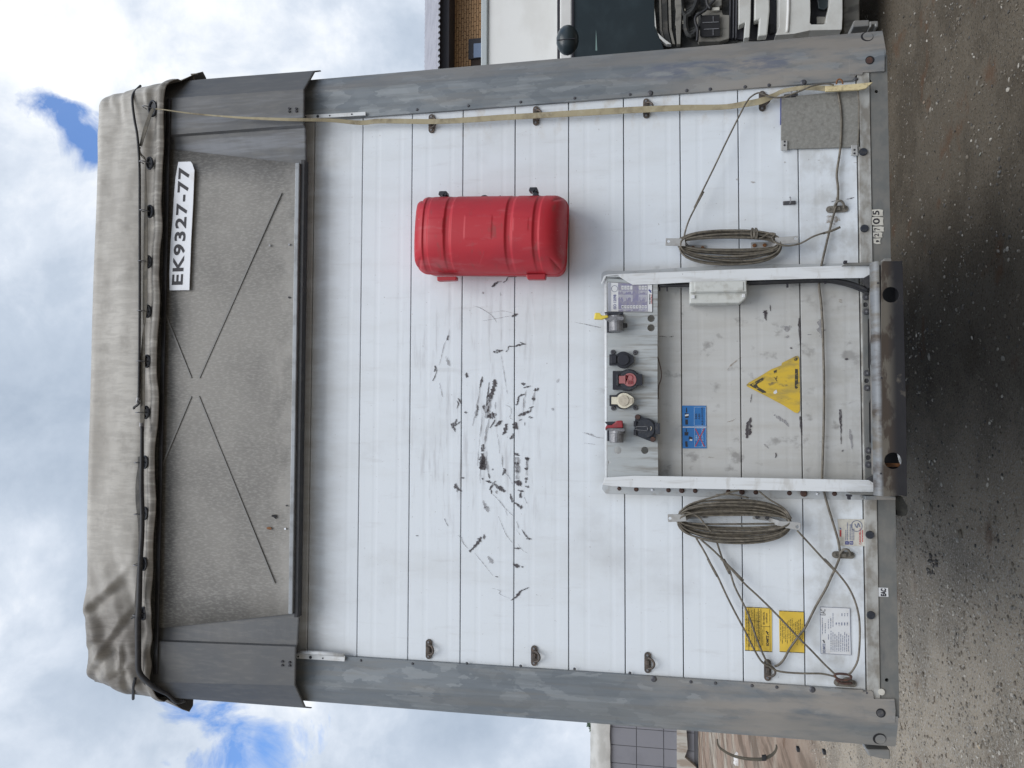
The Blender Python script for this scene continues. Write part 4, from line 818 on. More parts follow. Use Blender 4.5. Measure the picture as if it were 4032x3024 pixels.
line(cb, [(RH, [(1285, 1185), (1400, 1310), (1500, 1420), (1590, 1510)]), (RI, [(1500, 0), (1580, 85), (1680, 210), (1740, 330), (1775, 470), (1780, 640), (1765, 800), (1720, 890), (1690, 915)])], -.048)
cs = thing('cable', 'single cable running across the whole wall near its bottom and through the rings', 'cable', tuple(P(*RH(1495, 300), -.015)))
line(cs, [(RF_, [(1604, 700), (1612, 760), (1630, 870), (1634, 1000), (1625, 1180), (1603, 1330), (1598, 1400), (1608, 1490), (1606, 1600)]), (RG, [(1605, 50), (1590, 130), (1560, 240), (1530, 360), (1475, 595), (1458, 680), (1460, 780), (1475, 900), (1487, 1100), (1492, 1300)]),
          (RH, [(1497, 0), (1495, 300), (1487, 600), (1482, 800), (1497, 880), (1530, 1000), (1570, 1130), (1610, 1270), (1622, 1370), (1605, 1440), (1550, 1560)]), (RI, [(1510, 240), (1430, 380), (1350, 540), (1290, 620), (1220, 720), (1180, 795), (1140, 838), (1105, 852)])], -.016, .0042)
b = MB(); b.tube(path(RI, [(1580, 922), (1615, 910), (1690, 918), (1712, 940), (1670, 962), (1610, 952)], -.04), .0042, 7, True, 4); b.tube(path(RI, [(1590, 955), (1640, 985), (1720, 985)], -.03), .0045, 7); b.build('shackle', M['rust'], cs, smooth=True)
line(cs, [(RF_, [(1762, 700), (1772, 800), (1772, 1000), (1765, 1150)])], -.030, .0022, 'thin_wire')

# centre frame ------------------------------------------------------------------
YF = -.072
CF = MB().plate(xz(None, [RK(370, 480), RK(375, 330), RK(420, 275), RK(500, 262), (2500, 1066), (2750, 1050), (3000, 1042), (3330, 1037), (3400, 1036), (3400, 1080), (2380, 1112)], -.006), -.007, .0).build('mounting_frame', M['flange'], TR, bevel=.001, label='white sheet metal frame around the electrical sockets')
MB().plate(xz(None, [(2374, 1900), (2370, 1925), (2384, 1943), (2500, 1947), (2786, 1956), (3072, 1962), (3400, 1968), (3400, 1915)], -.006), -.007, .0).build('frame_flange', M['flange'], CF, bevel=.001)
def face(pts, nm):
    q = xz(None, pts, YF); return MB().plate(q, YF, YF + .004).build(nm, M['frame'], CF, bevel=.0012)
face([RK(370, 530), RK(430, 365), RK(520, 335), RK(735, 325), RK(760, 322), (2700, 1068), RG(900, 620), RG(1650, 594), RG(1955, 586), RG(1935, 628), RG(1825, 692), RG(1400, 698), RG(900, 712), RG(402, 728), RK(1600, 545), RK(1060, 562), RK(930, 490), RK(785, 395), RK(740, 340), RK(480, 372), RK(395, 540)], 'frame_side')
face([(2382, 1880), RH(0, 750), RH(600, 760), RH(1855, 785), RH(1935, 832), RH(1990, 884), RH(1200, 868), RH(0, 843), (2410, 1914), (2372, 1908)], 'frame_side')
# webs joining faces to flanges
for (pa, pb) in (((2385, 1076), (3440, 1045)), ((2385, 1916), (3450, 1937))):
    a = P(*pa, YF); c = P(*pb, YF); s = .01 if pa[1] < 1500 else -.01
    vs = [(a.x - s, YF + .004, a.z), (c.x - s, YF + .004, c.z), (c.x - s, -.007, c.z), (a.x - s, -.007, a.z)]
    vs = vs + [(v[0] - s * .4, v[1], v[2]) for v in vs]
    mesh('frame_web', vs, [(0, 1, 2, 3), (7, 6, 5, 4), (0, 4, 5, 1), (1, 5, 6, 2), (2, 6, 7, 3), (3, 7, 4, 0)], M['flange'], CF)
bolts(CF, RH, [(10, 858), (265, 865), (477, 870), (740, 878), (957, 882), (1223, 888), (1580, 893)], .0085, M['rust'], -.008)
bolts(CF, RH, [(370, 867), (847, 880)], .0098, M['rust'], -.012); bolts(CF, RH, [(1337, 890)], .0125, M['rust'], -.012); bolts(CF, None, [(2438, 1924)], .0075, M['rust'], -.008)
bolts(CF, RH, [(137, 862), (1443, 893)], .005, M['plate'], -.008)

# socket panel ------------------------------------------------------------------
YK = -.064
hs = []
for r_, a_, b_, rr in ((RK, 1460, 1293, .0130), (RK, 1458, 1497, .0130), (RM, 735, 1233, .0135), (RM, 1322, 1235, .0130), (RM, 550, 1493, .0052)):
    q = P(*r_(a_, b_), YK); hs.append(circ(q.x, q.z, rr, 22))
outl = xz(None, [RK(485, 420), RK(1602, 500), (2589, 1500), (2590, 1700), (2592, 1884), (2388, 1880), (2386, 1500)], YK)
SP = MB().plate(outl, YK, YK + .003, hs).build('socket_panel', M['sock'], TR, bevel=.0012, label='streaked pale grey socket panel across the frame')
tz = P(2387, 1500, YK).z; x0 = P(2387, 1882, YK).x; x1 = P(2387, 1095, YK).x
MB().tube([(x0, YK + .006, tz - .001), (x1, YK + .006, tz - .001)], .0075, 10, sub=1).build('folded_edge', M['frame'], SP, smooth=True)
for (a_, b_) in ((1345, 600), (1345, 1350), (420, 1385), (432, 1085)): pass
# cover behind the two dark openings
def socket(name, parts, lab): 
    o = None
    for (kind, r_, geo, y0, th, mt, nm) in parts:
        if kind == 'p': q = MB().plate(xz(r_, geo, y0), y0, y0 + th).build(nm if o else name, mt, o or SP, bevel=.0012)
        elif kind == 'c':
            c = P(*r_(geo[0], geo[1]), y0); q = MB().cyl(c.x, c.z, y0, y0 + th, px(geo[2] * .1808, y0) * (geo[3] if len(geo) > 3 else 1), 26, px(geo[2] * .1808, y0)).build(nm if o else name, mt, o or SP, bevel=.001)
        if o is None: o = q; o['label'] = lab
    return o
def arc(cx, cy, r, a0, a1, n=10): return [(cx + r * cos(radians(a0 + (a1 - a0) * i / n)), cy + r * sin(radians(a0 + (a1 - a0) * i / n))) for i in range(n + 1)]
s1 = socket('socket', [('p', RL, [(545, 525), (690, 525)] + arc(850, 645, 182, 220, 300) + [(1070, 560), (1090, 630), (1080, 700), (990, 770)] + arc(850, 645, 182, 60, 140) + [(545, 765)], -.086, .022, M['black'], 'base'),
    ('c', RL, (855, 640, 118), -.095, .010, M['black'], 'lid'), ('p', RL, [(582, 560), (700, 555), (700, 715), (582, 720)], -.099, .013, M['black'], 'hinge')], 'black round socket with its lid shut, right of the red-centred one')
s2 = socket('socket', [('p', RL, [(620, 888), (800, 888)] + arc(975, 1085, 238, 240, 310) + [(1180, 955), (1265, 957), (1268, 1200), (1180, 1203), (1010, 1325), (890, 1325), (810, 1295), (620, 1295)], -.088, .024, M['black'], 'base'),
    ('c', RL, (980, 1085, 205), -.098, .011, M['grime'], 'lid'), ('p', RL, [(1130, 960), (1268, 957), (1268, 1200), (1130, 1200)], -.102, .014, M['black'], 'tab'), ('p', RL, [(695, 955), (745, 955), (745, 1205), (695, 1205)], -.106, .016, M['grime'], 'hinge'),
    ('p', RL, [(758, 995), (880, 995)] + arc(993, 1080, 145, 216, 504, 22) + [(880, 1160), (758, 1160)], -.104, .007, M['pink'], 'red_disc')], 'largest round socket with faded red centre')
b = MB(); b.tube(path(RL, [(950, 1080), (925, 1040), (940, 990), (985, 970), (1040, 990), (1058, 1040), (1040, 1085)], -.1055), .0010, 5)
for k in range(4): b.tube(path(RL, [(945 + k * 36, 1095), (968 + k * 30, 1178)], -.1055), .0010, 5, sub=1)
b.build('lamp_symbol', M['redp'], s2)
s3 = socket('socket', [('p', RM, [(548, 32), (690, 32)] + arc(840, 150, 190, 225, 310) + [(1000, 20), (1000, 280)] + arc(840, 150, 190, 50, 135) + [(690, 272), (550, 270)], -.084, .020, M['black'], 'base'),
    ('p', RM, [(595, 70), (715, 72)] + arc(870, 150, 168, 205, 300) + [(1060, 75), (1085, 110), (1085, 185), (1050, 230)] + arc(870, 150, 168, 55, 150) + [(700, 232), (595, 230)], -.096, .012, M['cream'], 'lid'), ('c', RM, (858, 150, 112), -.101, .006, M['creamd'], 'disc'), ('p', RM, [(960, 95), (1060, 90), (1060, 215), (955, 215)], -.099, .005, M['creamd'], 'grip')], 'cream lidded round socket, left of the red-centred one')
s4 = socket('socket', [('p', RM, arc(1165, 510, 62, 150, 300, 8) + [(1310, 530), (1400, 535)] + [(1490, 570), (1540, 640), (1650, 642), (1652, 882), (1560, 885), (1557, 1000)] + arc(1498, 995, 60, 0, 110, 6) + [(1240, 960), (1130, 910), (1078, 905), (1078, 790), (1100, 780), (1100, 715), (1078, 710), (1078, 600), (1105, 598)], -.090, .026, M['grime'], 'base'),
    ('c', RM, (1330, 760, 195), -.100, .011, M['grime'], 'lid'), ('p', RM, [(1540, 642), (1652, 642), (1652, 882), (1560, 882)], -.104, .014, M['grime'], 'tab'), ('p', RM, [(1078, 600), (1140, 600), (1140, 710), (1078, 710)], -.106, .016, M['black'], 'hinge'), ('p', RM, [(1078, 795), (1140, 795), (1140, 905), (1078, 905)], -.106, .016, M['black'], 'hinge')], 'big grimy black socket with wire spring at the panel edge')
MB().tube(path(RM, [(1110, 730), (1165, 718), (1370, 715), (1382, 760), (1378, 808), (1160, 788), (1110, 780)], -.104), .0012, 6, sub=1).build('wire_spring', M['alu'], s4)
MB().tube(path(RM, [(1450, 715), (1468, 750), (1450, 800)], -.103), .0015, 6).build('wire_mark', M['creamd'], s4)
for (a_, b_) in ((1168, 510), (1495, 995)): q = P(*RM(a_, b_), -.09); MB().cyl(q.x, q.z, -.095, -.09, .0085, 14, .0092).build('bolt', M['rust'], s4)
def cyl_x(name, r_, a0, b0, a1, b1, y, rad, mt, par, lab=None):
    """short cylinder lying along the wall between two measured points"""
    p, q = P(*r_(a0, b0), y), P(*r_(a1, b1), y); o = MB().tube([p, p + (q - p) * .5, q], rad, 20, sub=1).build(name, mt, par, bevel=.002)
    if lab: o['label'] = lab
    return o
c1 = cyl_x('air_coupling', RK, 700, 1245, 700, 1575, -.100, .0265, M['alu'], SP, 'grey air coupling with a yellow handle')
cyl_x('collar', RK, 695, 1235, 695, 1375, -.100, .0285, M['alu'], c1)
cyl_x('nozzle', RK, 880, 1400, 880, 1500, -.095, .010, M['rubber'], c1)
plate('backing', RK, [(497, 1190), (760, 1190), (850, 1190), (850, 1300), (790, 1300), (785, 1595), (497, 1602)], -.072, .006, M['black'], c1)
plate('lever', RK, [(455, 1240), (560, 1240), (850, 1250), (880, 1290), (840, 1335), (500, 1340), (452, 1320)], -.128, .014, M['alu'], c1, bevel=.002)
plate('clip', RK, [(440, 1152), (850, 1150), (855, 1185), (800, 1200), (740, 1245), (650, 1240), (560, 1195), (450, 1190)], -.120, .010, M['grime'], c1, bevel=.002)
MB().tube(path(RK, [(490, 1190), (490, 1250)], -.125), .0055, 10, sub=1).build('spring', M['alu'], c1)
plate('yellow_handle', RK, [(230, 1168), (340, 1165), (375, 1225), (520, 1220), (530, 1270), (450, 1290), (380, 1315), (205, 1310), (220, 1250)], -.135, .020, M['yellowp'], c1, bevel=.004)
c2 = cyl_x('air_coupling', RM, 705, 790, 705, 1065, -.100, .0255, M['alu'], SP, 'grey air coupling with a dull red cap')
cyl_x('collar', RM, 720, 750, 720, 870, -.100, .0285, M['alu'], c2)
plate('backing', RM, [(500, 640), (845, 640), (845, 900), (560, 1030), (502, 1030)], -.072, .006, M['black'], c2)
plate('lever', RM, [(460, 750), (880, 755), (900, 800), (860, 830), (600, 800), (460, 800)], -.130, .014, M['alu'], c2, bevel=.002)
plate('red_cap', RM, [(458, 725), (500, 690), (600, 680), (660, 640), (700, 590), (835, 582), (850, 740), (500, 752), (462, 800)], -.134, .024, M['redp'], c2, bevel=.004)
plate('clip', RM, [(445, 612), (690, 605), (690, 640), (620, 665), (480, 660)], -.126, .012, M['grime'], c2, bevel=.002)
for r_, a_, b_ in ((RL, 627, 478), (RL, 1113, 485), (RM, 635, 315), (RM, 1120, 310)):
    q = P(*r_(a_, b_), YK); MB().cyl(q.x, q.z, YK - .007, YK, .0082, 18, .0092).build('screw', M['bolt'], SP, bevel=.001); MB().cyl(q.x, q.z, YK - .0078, YK - .006, .0035, 8).build('screw_recess', M['ink'], SP)
# wiring label
YL = YK - .001
LB = plate('wiring_label', RK, [(500, 495), (1495, 555), (1498, 1160), (505, 1148)], YL, .0008, M['ink'], TR, label='printed socket wiring label headed ISO 12098')
def film(nm, r_, pts, y, mt, par, label=None): return plate(nm, r_, pts, y, .0003, mt, par, label=label)
film('label_face', RK, [(510, 505), (1480, 560), (1483, 1150), (515, 1140)], YL - .0008, M['white'], LB)
text('label_print', 'ISO 12098', RK, (637, 775, 698, 1092), YL - .0016, M['navy'], LB, bold=.01)
b = MB()
for (a0, a1) in ((522, 530), (540, 548), (556, 562), (574, 584)): b.plate(xz(RK, [(a0, 515), (a1, 515), (a1, 1138), (a0, 1138)], YL - .0012), YL - .0012, YL - .001)
b.build('label_stripes', M['ink2'], LB)
b = MB(); b.tube(path(RK, arc(662, 645, 68, 0, 340, 16), YL - .0012), .0008, 4, True, 1); b.build('round_symbol', M['ink2'], LB)
film('table_ground', RK, [(740, 520), (1380, 560), (1384, 1142), (745, 1140)], YL - .0011, M['purple'], LB)
b = MB(); rnd = random.Random(4)
for i in range(9):
    a0 = 812 + i * 63
    b.plate(xz(RK, [(a0, 1008), (a0 + 50, 1008), (a0 + 50, 1075), (a0, 1075)], YL - .0014), YL - .0014, YL - .0012)
    if i not in (4, 5): b.plate(xz(RK, [(a0, 580), (a0 + 50, 580), (a0 + 50, 665), (a0, 665)], YL - .0014), YL - .0014, YL - .0012)
for i in range(34):
    a0 = 748 + i * 18.5; s = rnd.uniform(0, 60)
    if 1060 < a0 < 1180: continue
    b.plate(xz(RK, [(a0, 775), (a0 + 8, 775), (a0 + 8, 820 + s * 2), (a0, 820 + s * 2)], YL - .0014), YL - .0014, YL - .0012)
    b.plate(xz(RK, [(a0, 685), (a0 + 8, 685), (a0 + 8, 700 + s), (a0, 700 + s)], YL - .0014), YL - .0014, YL - .0012)
    b.plate(xz(RK, [(a0, 1090), (a0 + 8, 1090), (a0 + 8, 1110 + s * .4), (a0, 1110 + s * .4)], YL - .0014), YL - .0014, YL - .0012)
b.build('table_cells', M['white'], LB)
for i in range(9): text('table_number', str(i + 1), RK, (822 + i * 63, 1028, 856 + i * 63, 1055), YL - .0018, M['ink'], LB)
for i, n_ in ((0, '10'), (1, '11'), (2, '12'), (6, '13'), (7, '14'), (8, '15')): text('table_number', n_, RK, (822 + i * 63, 605, 856 + i * 63, 640), YL - .0018, M['ink'], LB)
text('brand_print', 'SCHMITZ', RK, (1415, 765, 1442, 980), YL - .0016, M['ink'], LB, bold=.03); text('brand_print', 'CARGOBULL', RK, (1452, 765, 1476, 980), YL - .0016, M['redink'], LB, bold=.02)
BULL = [(0, .2), (.1, .5), (.3, .62), (.55, .66), (.7, .95), (.85, 1.0), (.95, .8), (1, .55), (.85, .5), (.72, .42), (.66, 0), (.55, .02), (.5, .3), (.3, .28), (.22, 0), (.1, .02)]
def bull(r_, rect, y, mt, par):
    a = P(*r_(rect[0], rect[3]), y); c = P(*r_(rect[2], rect[1]), y)
    MB().plate([(a.x + (c.x - a.x) * p, c.z + (a.z - c.z) * q) for p, q in BULL], y, y + .0002).build('animal_emblem', mt, par)
bull(RK, (1395, 660, 1470, 735), YL - .0016, M['navy'], LB)
# cables behind the right side of the frame
b = MB(); b.tube(path(RG, [(180, 752), (600, 745), (900, 728), (1300, 712), (1520, 705), (1640, 720), (1740, 745), (1850, 790)], -.05), .0075, 8); b.tube(path(RG, [(900, 738), (1300, 722), (1500, 718), (1640, 738), (1760, 775), (1860, 820)], -.04), .0065, 8); b.build('wiring_harness', M['rubber'], CF, smooth=True)
MB().tube(path(RG, [(270, 765), (430, 757)], -.03), .004, 6, sub=1).build('grey_wire', M['hook'], CF)
b = MB()
for (a_, b_) in ((195, 770), (255, 772), (1207, 742), (1507, 712)): q = P(*RG(a_, b_), -.045); b.box((q.x - .012, -.05, q.z - .003), (q.x + .004, -.04, q.z + .003))
b.build('cable_tie', M['ink'], CF)
b = MB(); b.tube(path(RL, [(1600, 580), (1650, 760), (1683, 930), (1672, 1080), (1620, 1230), (1612, 1500)], -.045), .0018, 6); b.build('loose_wire', M['rust'], CF, smooth=True)
# junction box
JB = plate('junction_box', RG, [(432, 722), (884, 712), (886, 845), (835, 890), (432, 895)], -.075, .065, M['boxpl'], TR, bevel=.004, label='light grey plastic junction box beside the frame')
plate('box_lid', RG, [(440, 722), (880, 714), (886, 800), (438, 808)], -.092, .018, M['boxpl'], JB, bevel=.003); plate('lid_panel', RG, [(472, 728), (860, 722), (860, 792), (474, 800)], -.095, .004, M['boxpl'], JB, bevel=.002)
for (a_, b_) in ((462, 838), (862, 828)): plate('box_latch', RG, [(a_ - 12, b_ - 12), (a_ + 12, b_ - 12), (a_ + 12, b_ + 16), (a_ - 12, b_ + 16)], -.082, .008, M['white'], JB, bevel=.001)

# stickers -------------------------------------------------------------------------
YT = -.0026
def lines(r_, rows_, y, mt, par, name='print_lines', seed=2):
    b = MB(); rnd = random.Random(seed)
    for (a, b0, b1, th) in rows_:
        v = b0
        while v < b1:
            wv = rnd.uniform(8, 30); e = min(b1, v + wv); b.plate(xz(r_, [(a, v), (a + th, v), (a + th, e), (a, e)], y), y, y + .0002); v = e + rnd.uniform(3, 6)
    b.build(name, mt, par)
Y1 = film('yellow_sticker', RI, [(869, 381), (1083, 390), (1085, 740), (871, 728)], YT, M['yel'], TR, 'yellow certificate sticker, the higher of the two')
lines(RI, [(a, 400 + (a % 7) * 4, 700, 3.5) for a in range(880, 1000, 13)], YT - .0006, M['inkw'], Y1); lines(RI, [(1010, 560, 690, 3), (1020, 540, 600, 3)], YT - .0006, M['inkw'], Y1)
b = MB()
for pts in ([(898, 390), (901, 390), (903, 725), (900, 725)], [(945, 395), (948, 395), (951, 725), (948, 725)], [(975, 395), (978, 395), (983, 728), (980, 728)], [(995, 400), (998, 400), (1000, 728), (997, 728)], [(870, 480), (870, 483), (995, 500), (995, 497)], [(1000, 535), (1000, 538), (1070, 540), (1070, 537)], [(1065, 400), (1068, 400), (1072, 728), (1069, 728)]): b.plate(xz(RI, pts, YT - .0006), YT - .0006, YT - .0004)
b.build('table_rules', M['inkw'], Y1)
text('label_print', 'EN 12642-XL', RI, (1013, 422, 1027, 520), YT - .0006, M['ink'], Y1, bold=.02); text('label_print', 'certificate', RI, (1034, 432, 1048, 510), YT - .0006, M['ink'], Y1, bold=.01)
text('brand_print', 'SCHMITZ', RI, (1040, 608, 1060, 690), YT - .0006, M['ink'], Y1, bold=.05); bull(RI, (1035, 572, 1060, 602), YT - .0006, M['ink'], Y1)
Y2 = film('yellow_sticker', RI, [(1141, 411), (1335, 419), (1341, 748), (1145, 738)], YT, M['yel'], TR, 'yellow text sticker, the lower of the two')
lines(RI, [(a, 470 + (a * 7 % 50), 690 - (a * 3 % 60), 4) for a in range(1152, 1322, 13)], YT - .0006, M['inkw'], Y2, seed=5)
for Yx, pts in ((Y1, [(869, 381), (1083, 390), (1083, 395), (869, 386)]), (Y1, [(871, 722), (1085, 734), (1085, 740), (871, 728)]), (Y2, [(1141, 411), (1335, 419), (1335, 424), (1141, 416)]), (Y2, [(1145, 733), (1341, 743), (1341, 748), (1145, 738)])): film('sticker_edge', RI, pts, YT - .0006, M['inkw'], Yx)
E1 = film('data_plate', RI, [(1464, 380), (1704, 390), (1713, 766), (1470, 752)], YT, M['white'], TR, 'pale printed data plate with the EAC mark')
b = MB()
for p, q in (((1466, 382), (1702, 392)), ((1702, 392), (1711, 763)), ((1711, 763), (1472, 750)), ((1472, 750), (1466, 382))): b.tube(path(RI, [p, q], YT - .0004), .0007, 4, sub=1)
b.build('border', M['ink2'], E1)
text('label_print', 'EAC', RI, (1470, 400, 1508, 447), YT - .0006, M['ink'], E1)
lines(RI, [(1482, 468, 600, 5), (1504, 510, 590, 5), (1530, 480, 560, 4), (1530, 600, 640, 5)] + [(1550 + i * 15.5, 570 + (i * 13 % 40), 735, 5) for i in range(10)] + [(1590 + i * 22, 505, 528, 8) for i in range(5)] + [(1636 + i * 22, 432, 455, 6) for i in range(3)] + [(1548, 470, 550, 5), (1566, 430, 540, 4)], YT - .0006, M['ink2'], E1, seed=8)
text('brand_print', 'SCHMITZ', RI, (1487, 672, 1508, 745), YT - .0006, M['ink2'], E1, bold=.05); bull(RI, (1485, 642, 1505, 668), YT - .0006, M['ink'], E1)
W1 = film('dealer_sticker', RQ, [(428, 1078), (918, 1085), (926, 1552), (475, 1545)], YT, M['cream2'], TR, 'weathered cream dealer sticker')
text('label_print', 'CARGOBULL', RQ, (808, 1235, 842, 1522), YT - .0006, M['redink'], W1, bold=.02); lines(RQ, [(862, 1270, 1480, 16)], YT - .0006, M['redink'], W1, seed=3)
lines(RQ, [(570, 1270, 1450, 14), (600, 1140, 1450, 14), (645, 1170, 1450, 16), (678, 1170, 1450, 14), (708, 1250, 1450, 14)], YT - .0006, M['ink2'], W1, seed=6)
b = MB(); b.tube(path(RQ, arc(765, 1200, 95, 0, 345, 18), YT - .0005), .0012, 4, True, 1); b.tube(path(RQ, [(730, 1160), (770, 1230), (790, 1150), (820, 1220)], YT - .0005), .0016, 4); b.build('round_stamp', M['ink2'], W1)
for pts in ([(565, 1465), (628, 1465), (628, 1525), (567, 1522)], [(640, 1465), (705, 1465), (705, 1525), (642, 1522)]): film('blue_square', RQ, pts, YT - .0006, M['navy'], W1)
b = MB(); b.tube(path(RQ, [(582, 1495), (612, 1495)], YT - .0012), .0010, 4, sub=1); b.tube(path(RQ, [(655, 1505), (655, 1485), (690, 1485), (690, 1505), (672, 1505)], YT - .0012), .0010, 4, sub=1); b.build('square_symbols', M['white'], W1)
film('purple_mark', RQ, [(470, 1270), (500, 1270), (500, 1385), (470, 1385)], YT - .0006, M['redink'], W1); bull(RQ, (465, 1228, 500, 1262), YT - .0006, M['navy'], W1)
# blue coupling sticker
BS = film('blue_sticker', RH, [(374, 195), (564, 196), (568, 534), (378, 534)], YT, M['blue'], TR, 'blue sticker with plug symbols, its lower half crossed out')
film('divider', RH, [(378, 362), (566, 362), (566, 368), (378, 368)], YT - .0006, M['white'], BS)
for pts in ([(470, 207), (560, 207), (560, 352), (470, 352)], [(473, 374), (563, 374), (563, 522), (473, 522)]):
    b = MB()
    for i in range(4): b.tube(path(RH, [pts[i], pts[(i + 1) % 4]], YT - .0005), .0007, 4, sub=1)
    b.build('text_frame', M['bluel'], BS)
for s_, rect in (('EBS', (478, 258, 492, 300)), ('ABS', (502, 258, 516, 306)), ('ALB (LSV/CDF)', (527, 208, 543, 352))): text('label_print', s_, RH, rect, YT - .0006, M['ink'], BS, bold=.01)
for s_, rect in (('EBS', (480, 428, 494, 470)), ('ABS', (502, 425, 514, 470)), ('ALB (LSV/CDF)', (528, 376, 544, 520))): text('label_print', s_, RH, rect, YT - .0006, M['bluel'], BS, bold=.01)
b = MB()
for p, q in (((478, 378), (550, 520)), ((550, 376), (478, 520))): ribbon(b, path(RH, [p, q], YT - .0012), [.0028, .0028], .0002, 1)
b.build('red_cross', M['redink'], BS)
for pts in ([(398, 305), (418, 305), (420, 345), (400, 347)], [(395, 255), (425, 258), (425, 290), (398, 295)], [(405, 212), (412, 212), (414, 250), (403, 250)], [(398, 478), (415, 478), (418, 522), (400, 522)], [(392, 405), (424, 405), (420, 432), (394, 432)], [(404, 378), (410, 378), (412, 402), (403, 402)], [(430, 438), (458, 448), (450, 470), (424, 460)]): film('plug_symbol', RH, pts, YT - .0006, M['ink'], BS)
film('plug_highlight', RH, [(395, 268), (425, 262), (425, 275), (397, 280)], YT - .0010, M['white'], BS); film('plug_highlight', RH, [(435, 460), (455, 462), (452, 474), (432, 472)], YT - .0010, M['white'], BS)
# warning triangle with worn print
tri = [RG(882, 1540), RG(900, 1522), RG(1000, 1465), RG(1080, 1415), RG(1160, 1385), RG(1165, 1365), RG(1270, 1312), RG(1288, 1308), RG(1300, 1325), RH(1308, 120), RH(1306, 235), RH(1290, 254), RH(1265, 250), RH(1180, 195), RH(1040, 120), RH(890, 45)]
WT = film('warning_triangle', None, tri, YT, M['yeltri'], TR, 'worn yellow warning triangle with mostly rubbed off black print')
for pts in ([RG(905, 1540), RG(1020, 1475), RG(1030, 1482), RG(1020, 1500), RG(965, 1535), RG(975, 1555), RG(1035, 1590), RG(1040, 1602), RG(1010, 1603)], [RG(1268, 1412), RG(1290, 1415), RG(1293, 1560), RG(1275, 1572), RG(1265, 1560)], [RG(1098, 1428), RG(1125, 1420), RG(1122, 1440), RG(1102, 1452)], [RG(1258, 1330), RG(1290, 1322), RG(1285, 1345), RG(1265, 1352)]):
    film('worn_print', None, pts, YT - .0006, M['inkw'], WT)
for pts in ([RG(1100, 1590), RG(1120, 1578), RG(1128, 1600), RG(1110, 1612), RG(1095, 1605)],): film('torn_patch', None, pts, YT - .0008, M['white'], WT)
b = MB(); b.tube(path(RG, [(1105, 1478), (1125, 1512)], YT - .0006), .001, 4, sub=1); b.tube(path(RG, [(1118, 1495), (1125, 1470)], YT - .0006), .001, 4, sub=1); b.build('scratch', M['ink'], WT)
# barcode sticker and number tiles on the rail
YR = -.0105
BC = film('mark_sticker', RI, [(1928, 228), (2005, 231), (2008, 302), (1929, 299)], YR, M['white'], TR, 'small white EAC sticker on the bottom rail')
text('label_print', 'EAC', RI, (1946, 236, 1990, 296), YR - .0006, M['ink'], BC, bold=.06)
for ch, a0, a1, b0, b1 in (('5', 1872, 1965, 148, 205), ('0', 1874, 1968, 208, 278), ('7', 1885, 1972, 284, 328), ('2', 1885, 1960, 330, 375), (',', 1888, 1945, 378, 425)):
    t = film('number_tile', RG, [(a0, b0 + 4), (a0 + 60, b0), (a1, b0 + 6), (a1 - 4, b0 + (b1 - b0) * .5), (a1, b1 - 4), (a0 + 30, b1), (a0 + 3, b1 - 8)], YR, M['cream2'], TR)
    if ch == ',': text('digit', ch, RG, (a0 + 20, b0 + 14, a1 - 8, b1 - 14), YR - .0008, M['ink'], t, bold=.02)
    else: text('digit', ch, RG, (a0 + 10, b0 + 10, a1 - 30, b1 - 10), YR - .0008, M['ink'], t, bold=.02)

# lower bracket and beam ---------------------------------------------------------------
cav = MB(); q0 = P(3392, 1880, -.003); q1 = P(3392, 1095, -.003)
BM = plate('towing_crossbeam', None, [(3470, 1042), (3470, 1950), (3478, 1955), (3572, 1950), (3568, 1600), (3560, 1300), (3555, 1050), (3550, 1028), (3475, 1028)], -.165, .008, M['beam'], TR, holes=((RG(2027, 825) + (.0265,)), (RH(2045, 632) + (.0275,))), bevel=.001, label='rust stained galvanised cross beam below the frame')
xa = P(3465, 1028, -.165).x; xb = P(3465, 1953, -.165).x; za = P(3470, 1500, -.165).z
prof_ = [(-.165, za), (-.164, za + .008), (-.158, za + .016), (-.148, za + .022), (-.138, za + .024), (-.128, za + .022)]
vs = [(x, y, z) for x in (xa, xb) for (y, z) in prof_]; n = len(prof_)
fs = [(i, i + 1, n + i + 1, n + i) for i in range(n - 1)]
mesh('beam_top', vs, fs, M['beam'], BM, smooth=True)
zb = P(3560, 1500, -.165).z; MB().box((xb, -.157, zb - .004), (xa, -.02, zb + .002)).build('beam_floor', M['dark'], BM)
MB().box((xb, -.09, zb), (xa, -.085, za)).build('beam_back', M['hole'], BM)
q = P(*RH(2085, 625), -.12); b = MB(); b.add([(q.x - .02, -.13, q.z - .02), (q.x + .018, -.135, q.z - .004), (q.x + .022, -.128, q.z + .006), (q.x - .016, -.12, q.z - .006), (q.x - .0, -.14, q.z + .004)], [(0, 1, 4), (1, 2, 4), (2, 3, 4), (3, 0, 4)]); b.build('crumpled_foil', M['frame'], BM)
MB().box((P(3500, 1830, -.1).x - .006, -.12, zb + .004), (P(3500, 1830, -.1).x + .006, -.10, za)).build('inner_pin', M['orust'], BM)
for r_, a_, b_ in ((RG, 1950, 1485), (RP, 1130, 512), (RQ, 1182, 285)): q = P(*r_(a_, b_), -.16); MB().cyl(q.x, q.z, -.1665, -.15, .003, 10).build('small_hole', M['ink'], BM)
